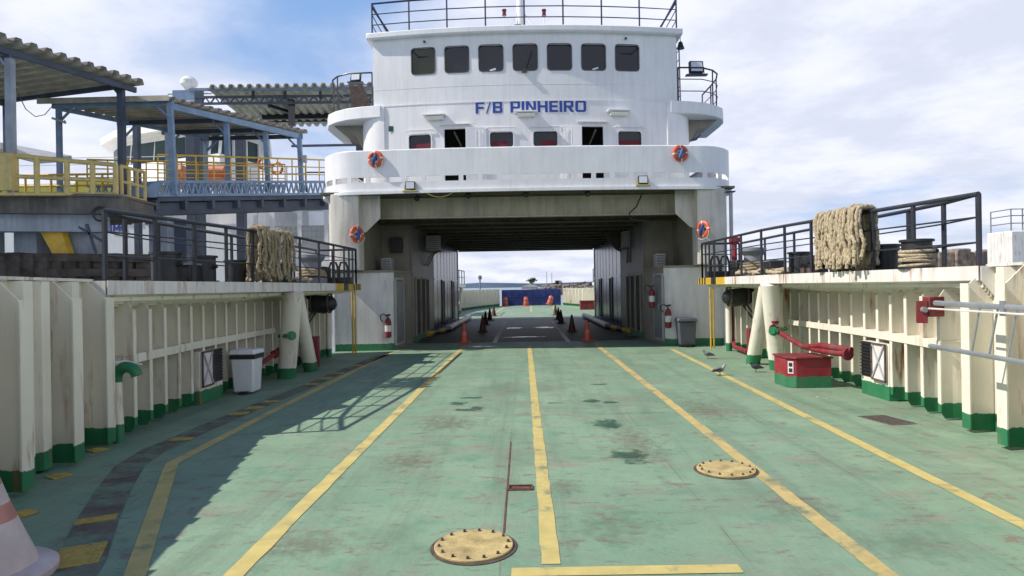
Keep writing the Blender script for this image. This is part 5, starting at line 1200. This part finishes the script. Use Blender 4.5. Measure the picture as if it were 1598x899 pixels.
run3 = [(W(0+40*i, 300, 20.3).x, 20.3, 4.46, 5.5) for i in range(6)]; fence('walkway_railing', 'yellow railing along the back of the concrete walkway', 'railing', [run3], 0, (.33, .66), (.035, .03), m_yel, pr=.035)
p = W(10, 245, 16.8); tag(MB().box(p.x-.9, 16.8, 4.46, p.x+.10, 17.1, 5.45).build('gate_cabinet', m_ylw, bevel=.02), 'pale yellow steel cabinet at the near end of the walkway railing', 'cabinet')
# fender piles and walings at the quay face
for i in range(13):
    px = -40+22*i; D = 16.6+.12*i; p = W(px, 430, D); h = W(px, 396+random.uniform(-3, 8), D).z
    tag(MB().cbox((p.x, D, (h-2.4)/2), .26+.08*random.random(), .3, h+2.4, .1*random.uniform(-1, 1)).build('fender_pile', m_timb, bevel=.02), 'weathered dark timber fender pile under the walkway', 'fender pile', 'timber fender piles')
for z_, lb in ((W(60, 400, 17).z, 'tarred timber waling across the top of the fender piles'), (W(60, 424, 17).z, 'lower tarred waling across the fender piles')):
    tag(MB().bar((W(-80, 400, 16.6).x, 16.5, z_), (W(240, 400, 18.1).x, 17.95, z_-.05), .2, .22).build('waling', m_timb, bevel=.02), lb, 'waling')
t = T('quay_wall', 'dark stained quay block behind the fender piles', 'quay', (-12, 20, -2.4)); MB().prism([(-30, 18.6), (-11.2, 19.6), (-9.2, 23.5), (-9.6, 27), (-30, 27)], -2.4, 1.95).build('block', m_conc, t)
# big columns and cranked frame of the terminal behind
for px, D, w_, mt, y0, lb in ((300, 28, .42, m_dblue, 200, 'tall dark blue terminal column behind the blue gangway'), (375, 29.5, .36, m_dblue, 208, 'tall slim dark terminal column behind the blue gangway'), (213, 25, .22, m_dblue, 190, 'slim dark terminal column beside the other ferry window')):
    a = W(px, y0, D); tag(MB().box(a.x-w_/2, D-w_/2, -2.4, a.x+w_/2, D+w_/2, a.z+.6).build('terminal_column', mt, bevel=.02), lb, 'column')
t = T('terminal_roof', 'large corrugated terminal roof on dark trusses behind the bridge wing', 'canopy', W(440, 160, 30))
A, B = W(322, 137, 28), W(582, 133, 28)
ex3 = W(405, 198, 34)-W(330, 137, 28)
corr(A, B, ex3, .40, .15, .03).build('roof_sheets', [m_roofl, m_roof], t)
m = MB(); m.bar(W(296, 140, 28.2), W(582, 138, 28.2), .08, .12); m.build('eave_beam', m_blue, t)
for D, ya, yb, x0 in ((28.4, 152, 162, 305), (33, 180, 190, 400)):
    m = MB(); a, b, c, d = W(x0, ya, D), W(582, ya-3, D), W(x0, yb, D), W(582, yb-3, D); m.bar(a, b, .08, .1); m.bar(c, d, .08, .1); n = 18
    for i in range(n): m.bar(a.lerp(b, i/n), c.lerp(d, (i+.5)/n), .05, .05); m.bar(c.lerp(d, (i+.5)/n), a.lerp(b, (i+1)/n), .05, .05)
    m.build('roof_truss', m_dblue, t)
m = MB()
for px in (395, 445, 500): m.bar(W(px, 142, 28.3), W(px, 154, 28.4), .12, .12)
m.bar(W(420, 165, 29), W(455, 176, 31), .14, .14); m.bar(W(410, 183, 32), W(560, 180, 32), .2, .25); m.bar(W(455, 160, 29), W(455, 192, 32), .3, .3); m.build('hoist_frame', m_black, t)
for px in (310, 560):
    a = W(px, 150, 30); MB().box(a.x-.15, 29.9, -2.4, a.x+.15, 30.2, a.z+.3).build('roof_post', m_dblue, t)
a = W(566, 132, 27.0); tag(MB().extr([W(545, 134, 26.8), W(566, 133, 26.8), W(578, 166, 26.8), W(548, 168, 26.8)], (0, .08, 0)).build('rusty_cladding', m_iron), 'rusty cladding panel at the end of the terminal roof', 'panel')
tag(MB().bar(W(455, 228, 27), W(560, 226, 27), .08, .09).build('service_pipe', m_dblue), 'dark horizontal service pipe between gangway canopy and ferry', 'pipe')
run = [(W(px, 296, 25.5).x, 25.5, W(px, 300, 25.5).z, W(px, 269, 25.5).z) for px in (478, 508, 540)]; fence('landing_railing', 'thin rust-brown railing at the gangway landing by the ferry', 'railing', [run], 0, (.5,), (.03, .02), m_iron)
c = [W(24, 137, 17.2), W(40, 170, 17.6), W(55, 182, 18.2), W(70, 179, 19), W(84, 163, 20)]; tag(MB().tube(c, .012, 5).build('hanging_wire', m_rail), 'thin wire sagging between the two walkway canopies', 'wire')
p = W(92, 188, 20.3); t = T('flood_lamp', 'small tilted lamp on the first pale blue canopy post', 'lamp', p); MB().cbox(p, .34, .2, .07, 0, ry=.35).build('lamp_head', m_lgrey, t); MB().bar(p+Vector((.15, .05, 0)), W(101, 192, 20.5), .04, .04).build('arm', m_blue, t)

# ================================================================== THE OTHER FERRY BEYOND THE TERMINAL
t = T('second_ferry', 'second white ferry with teal wheelhouse windows moored beyond the terminal', 'ferry', (-20, 40, -2.4))
h = MB(); xw = W(505, 330, 37).x
h.box(-60, 37, -2.4, W(398, 330, 37).x, 55, 5.6); h.box(W(398, 380, 37).x, 37, -2.4, -9.5, 38.5, 3.6)
h.build('hull', m_hull2, t); MB().box(W(398, 330, 37).x+.01, 38.5, -2.4, -9.5, 55, 5.6).build('recess_wall', m_hull3, t)
up = MB(); z0, z1 = W(450, 380, 37).z, W(450, 326, 37).z
xa = W(398, 350, 37).x
xs = [W(px, 350, 37).x for px in (398, 425, 467, 509, 551)]
up.box(xs[0], 37, z1, xs[-1], 38.4, z1+.5)
for i, x in enumerate(xs): 
    up.box(x-.12, 37, z0, x+.12, 37.15, z1)
    if i < 4:
        for sx, xx in ((1, x+.12), (-1, xs[i+1]-.12)): up.extr([(xx, 37.01, z1), (xx+sx*.35, 37.01, z1), (xx+sx*.1, 37.01, z1-.1), (xx, 37.01, z1-.35)], (0, .12, 0))
up.build('promenade_arcade', m_hull2, t)
m = MB(); 
for z in (z0+.35, z0+.7, z0+1.0): m.bar((xs[0], 37.1, z), (xs[-1], 37.1, z), .04, .04)
for i in range(22): x = xs[0]+(xs[-1]-xs[0])*i/21; m.bar((x, 37.1, z0), (x, 37.1, z0+1.0), .03, .03)
m.build('promenade_rail', m_lgrey, t)
m = MB(); 
for px in (185, 200, 215, 232): p = W(px, 348, 36.97); m.box(p.x-.2, 36.96, p.z-.1, p.x+.2, 37.0, p.z+.12)
m.build('scupper', m_black, t)
ls = W(172, 357, 36.95); le = W(192, 357, 36.95); block_letters('IMI', 'name_lettering', .42, ls.x, le.x, W(182, 361, 36.95).z, 36.965, 0, m_letter, t, .02)
m = MB(); m.box(-60, 36.97, W(150, 306, 37).z, W(246, 300, 37).x, 45, W(150, 288, 37).z); m.extr([W(100, 306, 36.9), W(246, 304, 36.9), W(230, 283, 36.9), W(170, 280, 36.9), W(120, 283, 36.9)], (0, 1.5, 0)); m.build('yellow_green_bow', m_olive, t)
lower = MB(); lower.box(-60, 38, 5.6, W(250, 300, 38).x, 55, 8.3); lower.box(W(250, 300, 38).x, 39, 5.6, -13, 55, 7.2); lower.build('upper_deck', m_hull2, t)
wz0, wz1, wr = W(280, 251, 40).z, W(280, 219, 40).z, W(280, 212, 40).z
pl = [(W(176, 240, 43).x, 43), (W(186, 240, 41.5).x, 41.5), (W(343, 240, 38).x, 38), (W(404, 240, 41.5).x, 41.5), (W(404, 240, 47).x-.5, 47), (-28, 47)]
wh2 = MB().prism(pl, 6.8, wz0).build('wheelhouse', m_hull2, t)
ins = [(x+(.03 if x < -18 else -.03), y+.05) for x, y in pl]; MB().prism(ins, wz0, wz1).build('window_band', m_tgl, wh2)
m = MB()
for px in (186, 203, 240, 268, 298, 327, 343): D = 41.5-3.5*(px-186)/157; p = W(px, 235, D); m.bar((p.x, D-.02, wz0), (p.x+.12, D-.02, wz1), .16 if px in (327, 186, 343) else .07, .06)
for f in (.33, .66, 1): x = pl[2][0]+(pl[3][0]-pl[2][0])*f; y = 38+3.5*f; m.bar((x, y, wz0), (x, y, wz1), .12, .12)
m.build('mullion', m_hull2, wh2)
MB().prism([(x, y) for x, y in pl], wz1, wr).build('eyebrow', m_hull2, wh2)
MB().prism([(W(150, 208, 42).x, 42.4), (W(178, 208, 40.4).x, 40.4), (W(352, 208, 37).x, 36.9), (W(424, 208, 41).x, 40.5), (W(424, 208, 47).x, 47), (-30, 48)], wr, wr+.5).build('wheelhouse_roof', m_hull2, wh2, bevel=.06)
m = MB(); 
for z in (wz0-.35, wz0-.75): m.bar((pl[0][0]-3, 37.0, z), (pl[2][0], 37.0, z), .04, .04); m.bar((pl[2][0], 37.0, z), (pl[3][0], 40.4, z), .04, .04)
m.build('bridge_rail', m_wred, t)
p = W(295, 200, 40); m = MB(); m.tube([p, W(295, 150, 40)], .22, 10); m.build('mast', m_hull2, t)
q = W(295, 130, 40); MB().lathe([(.15, -.6), (.3, -.3), (.5, -.1), (.5, .15), (.3, .35)], q, 14).build('radar_dome', m_hull2, t); MB().cbox(W(290, 150, 40), 1.4, .5, .6).build('lamp_platform', m_blue, t)
MB().tube([W(262, 147, 40), W(330, 146, 40)], .05, 6).build('yard', m_lgrey, t)
for px, py, w_, lb in ((339, 269, 32, 'orange raft canister on the other ferry behind the blue gangway'), (281, 270, 14, 'small orange raft canister behind the first gangway post')):
    p = W(px, py, 35.5); k = w_*.0355/2
    m = MB(); m.tube([p+Vector((-k, 0, 0)), p+Vector((-k*.92, 0, 0)), p+Vector((k*.92, 0, 0)), p+Vector((k, 0, 0))], [.25, .42, .42, .25], 12); m.cbox(p+Vector((0, .3, -.6)), k*1.7, 1.8, .5); tag(m.build('raft_canister', m_orf), lb, 'raft canister', 'orange raft canisters')
for px, py in ((412, 255), (432, 263)):
    p = W(px, py, 36.5); o_ = MB().torus(p, .3, .09, (0, -1, 0), 20, 8, lambda f: 1 if f*4 % 1 < .25 else 0).build('life_ring', [m_ringo, m_refl]); tag(o_, 'orange life ring on the other ferry rail near the gangway canopy end', 'life ring', 'life rings on the other ferry')
m = MB(); x0, x1 = W(395, 275, 37).x, W(480, 280, 37).x
rl = [(x0+(x1-x0)*i/6, 36.6, W(440, 300, 37).z, W(440, 262, 37).z) for i in range(7)]; fence('ferry_rail', 'thin white deck rail on the other ferry behind the canopy end posts', 'railing', [rl], 0, (.35, .7), (.03, .025), m_lgrey)
tag(MB().extr([W(0, 222, 26), W(60, 246, 26), W(112, 243, 28), W(60, 240, 30), W(-40, 222, 30)], (0, 0, -.25)).build('boat_canopy', m_lgrey), 'grey curved boat cover seen through the yellow walkway railing', 'cover')

# ================================================================== QUAY TO STARBOARD AND THE FAR SHORE
q = MB(); q.prism([(27, 44), (95, 48), (95, 72), (27, 70)], -2.4, 1.9); rr = random.Random(4)
t = T('seawall', 'rough brown stone seawall past the sunlit railing end', 'seawall', (40, 50, 1.9)); q.build('quay_base', m_stone, t)
m = MB()
for i in range(34): x = 30+i*1.35; m.cbox((x, 58+rr.uniform(-.4, .4), 3.1), 1.5, 1.4, 2.6+rr.uniform(-.5, .5), rr.uniform(-.15, .15))
m.build('stone_blocks', m_stone, t, bevel=.15)
p = W(1551, 419, 46); t = T('quay_tank', 'short black drum on the quay beside the white post', 'tank', p); MB().lathe([(.62, -.5), (.62, 1.2), (.58, 1.22)], p, 20).build('drum', m_black, t); MB().torus(p+Vector((0, 0, 1.2)), .6, .04, (0, 0, 1), 20, 6).build('rim', m_iron, t)
t = T('white_dolphin_post', 'white rust-streaked post with ladder cage at the edge of the quay', 'post', W(1590, 415, 30))
a, b = W(1578, 360, 30), W(1640, 418, 30); MB().box(a.x, 30, -2.4, b.x, 31.6, a.z).build('post_body', m_fasc, t, bevel=.05)
run = [(W(px, 362, 30.1).x, y_, a.z, W(1580, 326, 30).z) for px, y_ in ((1578, 31.4), (1578, 30.1), (1596, 30.1), (1625, 30.1))]
for r_ in run: MB().tube([(r_[0], r_[1], r_[2]), (r_[0], r_[1], r_[3])], .03, 6).build('rail_post', m_grey, t)
for f in (.35, .7, 1): MB().tube([(r_[0], r_[1], r_[2]+(r_[3]-r_[2])*f) for r_ in run], .025, 6).build('rail', m_grey, t)
# far shore, seen through the covered deck
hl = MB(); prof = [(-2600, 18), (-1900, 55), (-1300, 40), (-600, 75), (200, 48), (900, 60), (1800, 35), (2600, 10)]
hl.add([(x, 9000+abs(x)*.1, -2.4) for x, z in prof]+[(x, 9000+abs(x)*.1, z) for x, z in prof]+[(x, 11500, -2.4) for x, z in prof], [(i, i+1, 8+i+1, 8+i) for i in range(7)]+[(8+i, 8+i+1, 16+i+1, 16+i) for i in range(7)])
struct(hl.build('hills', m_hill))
sh = MB(); pts = [(6, 330), (60, 318), (130, 330), (170, 400), (120, 460), (14, 430), (2, 370)]; sh.prism(pts, -2.4, .9); sh.prism([(x*.9+8, 350+(y-350)*.8+8) for x, y in pts], .9, 1.6); o_ = struct(sh.build('shore', m_stone))
st = MB(); rr = random.Random(9)
for i in range(260):
    x = rr.uniform(10, 130); y = 318+rr.uniform(0, 10)+(8 if x < 20 else 0); s_ = rr.uniform(.5, 1.5); st.ellip((x, y, .5+rr.uniform(0, 2.0)), s_, s_*.8, s_*.7, 6, 4)
o_ = st.build('shore_rocks', m_stone, smooth=0); o_['kind'] = 'stuff'
def crown_mesh(c, r, hh, nclump, leaf, rr, per=26):
    m = MB()
    for i in range(nclump):
        u = Vector((rr.gauss(0, 1), rr.gauss(0, 1), rr.gauss(0, .7))).normalized()*rr.uniform(.25, 1); cc = Vector(c)+Vector((u.x*r, u.y*r, u.z*hh)); cr = r*rr.uniform(.16, .3)
        for k in range(per):
            p = cc+Vector((rr.gauss(0, cr*.6), rr.gauss(0, cr*.6), rr.gauss(0, cr*.45))); a = Vector((rr.uniform(-1, 1), rr.uniform(-1, 1), rr.uniform(-.5, .5))).normalized()*leaf; b = a.cross(Vector((rr.uniform(-1, 1), rr.uniform(-1, 1), 1))).normalized()*leaf*.6
            m.add([p-a, p+b, p+a, p-b], [(0, 1, 2, 3)])
    return m
rr = random.Random(21)
t = T('tree', 'spreading green tree by the pale hut on the far shore', 'tree', (4.5, 345, 1)); m = MB(); b = Vector((4.5, 345, .8))
m.tube([b, b+Vector((.2, 0, 1.6)), b+Vector((.0, 0, 3.2))], [.3, .22, .15], 8)
for a in range(5): m.tube([b+Vector((.1, 0, 2.0)), b+Vector((2.2*math.cos(a*1.26), 1.5*math.sin(a*1.26), 4.0))], [.13, .05], 6)
m.build('trunk', m_bark, t); crown_mesh((4.5, 345, 5.0), 2.9, 1.5, 34, .33, rr).build('crown', m_leaf, t)
t = T('hut', 'low pale tent-like hut under the far shore tree', 'hut', (3.2, 338, .8))
MB().prism([(-1, 336), (7.5, 336), (7.5, 341), (-1, 341)], .6, 1.6).build('wall', m_sand, t); MB().extr([(-1.4, 335.6, 1.6), (7.9, 335.6, 1.6), (6.2, 335.6, 2.6), (3.5, 335.6, 3.2), (.6, 335.6, 2.5)], (0, 6, 0)).build('roof', m_sand, t)
bs = MB()
for i in range(26):
    x = rr.uniform(14, 70); c_ = crown_mesh((x, 345+rr.uniform(-8, 14), 2.2+rr.uniform(0, 1.0)), rr.uniform(1.2, 2.6), rr.uniform(.5, 1.3), 8, .3, rr, 16); bs.add(c_.v, c_.f)
o_ = bs.build('scrub', m_leaf2, smooth=0); o_['kind'] = 'stuff'
t = T('tree', 'dark bushy tree above the shore rocks', 'tree', (18, 343, 1)); MB().tube([(18, 343, .9), (18, 343, 3)], .2, 6).build('trunk', m_bark, t); crown_mesh((18, 343, 3.9), 2.2, 1.4, 22, .32, rr).build('crown', m_leaf, t)
for px, y0, y1, D, lb in ((749, 436, 470, 62, 'thin dark beacon pole beyond the far shaded bulwark'), (853, 424, 446, 300, 'tall thin pole on the far shore'), (861, 426, 446, 300, 'second thin pole on the far shore')):
    a, b = W(px, y0, D), W(px, y1, D); m = MB(); m.tube([Vector((a.x, D, -2.4 if D < 100 else .5)), a], .07 if D < 100 else .12, 8)
    if D < 100: m.lathe([(.18, 0), (.18, .3), (.05, .4)], a, 10)
    tag(m.build('beacon_pole' if D < 100 else 'shore_pole', m_grey), lb, 'pole')
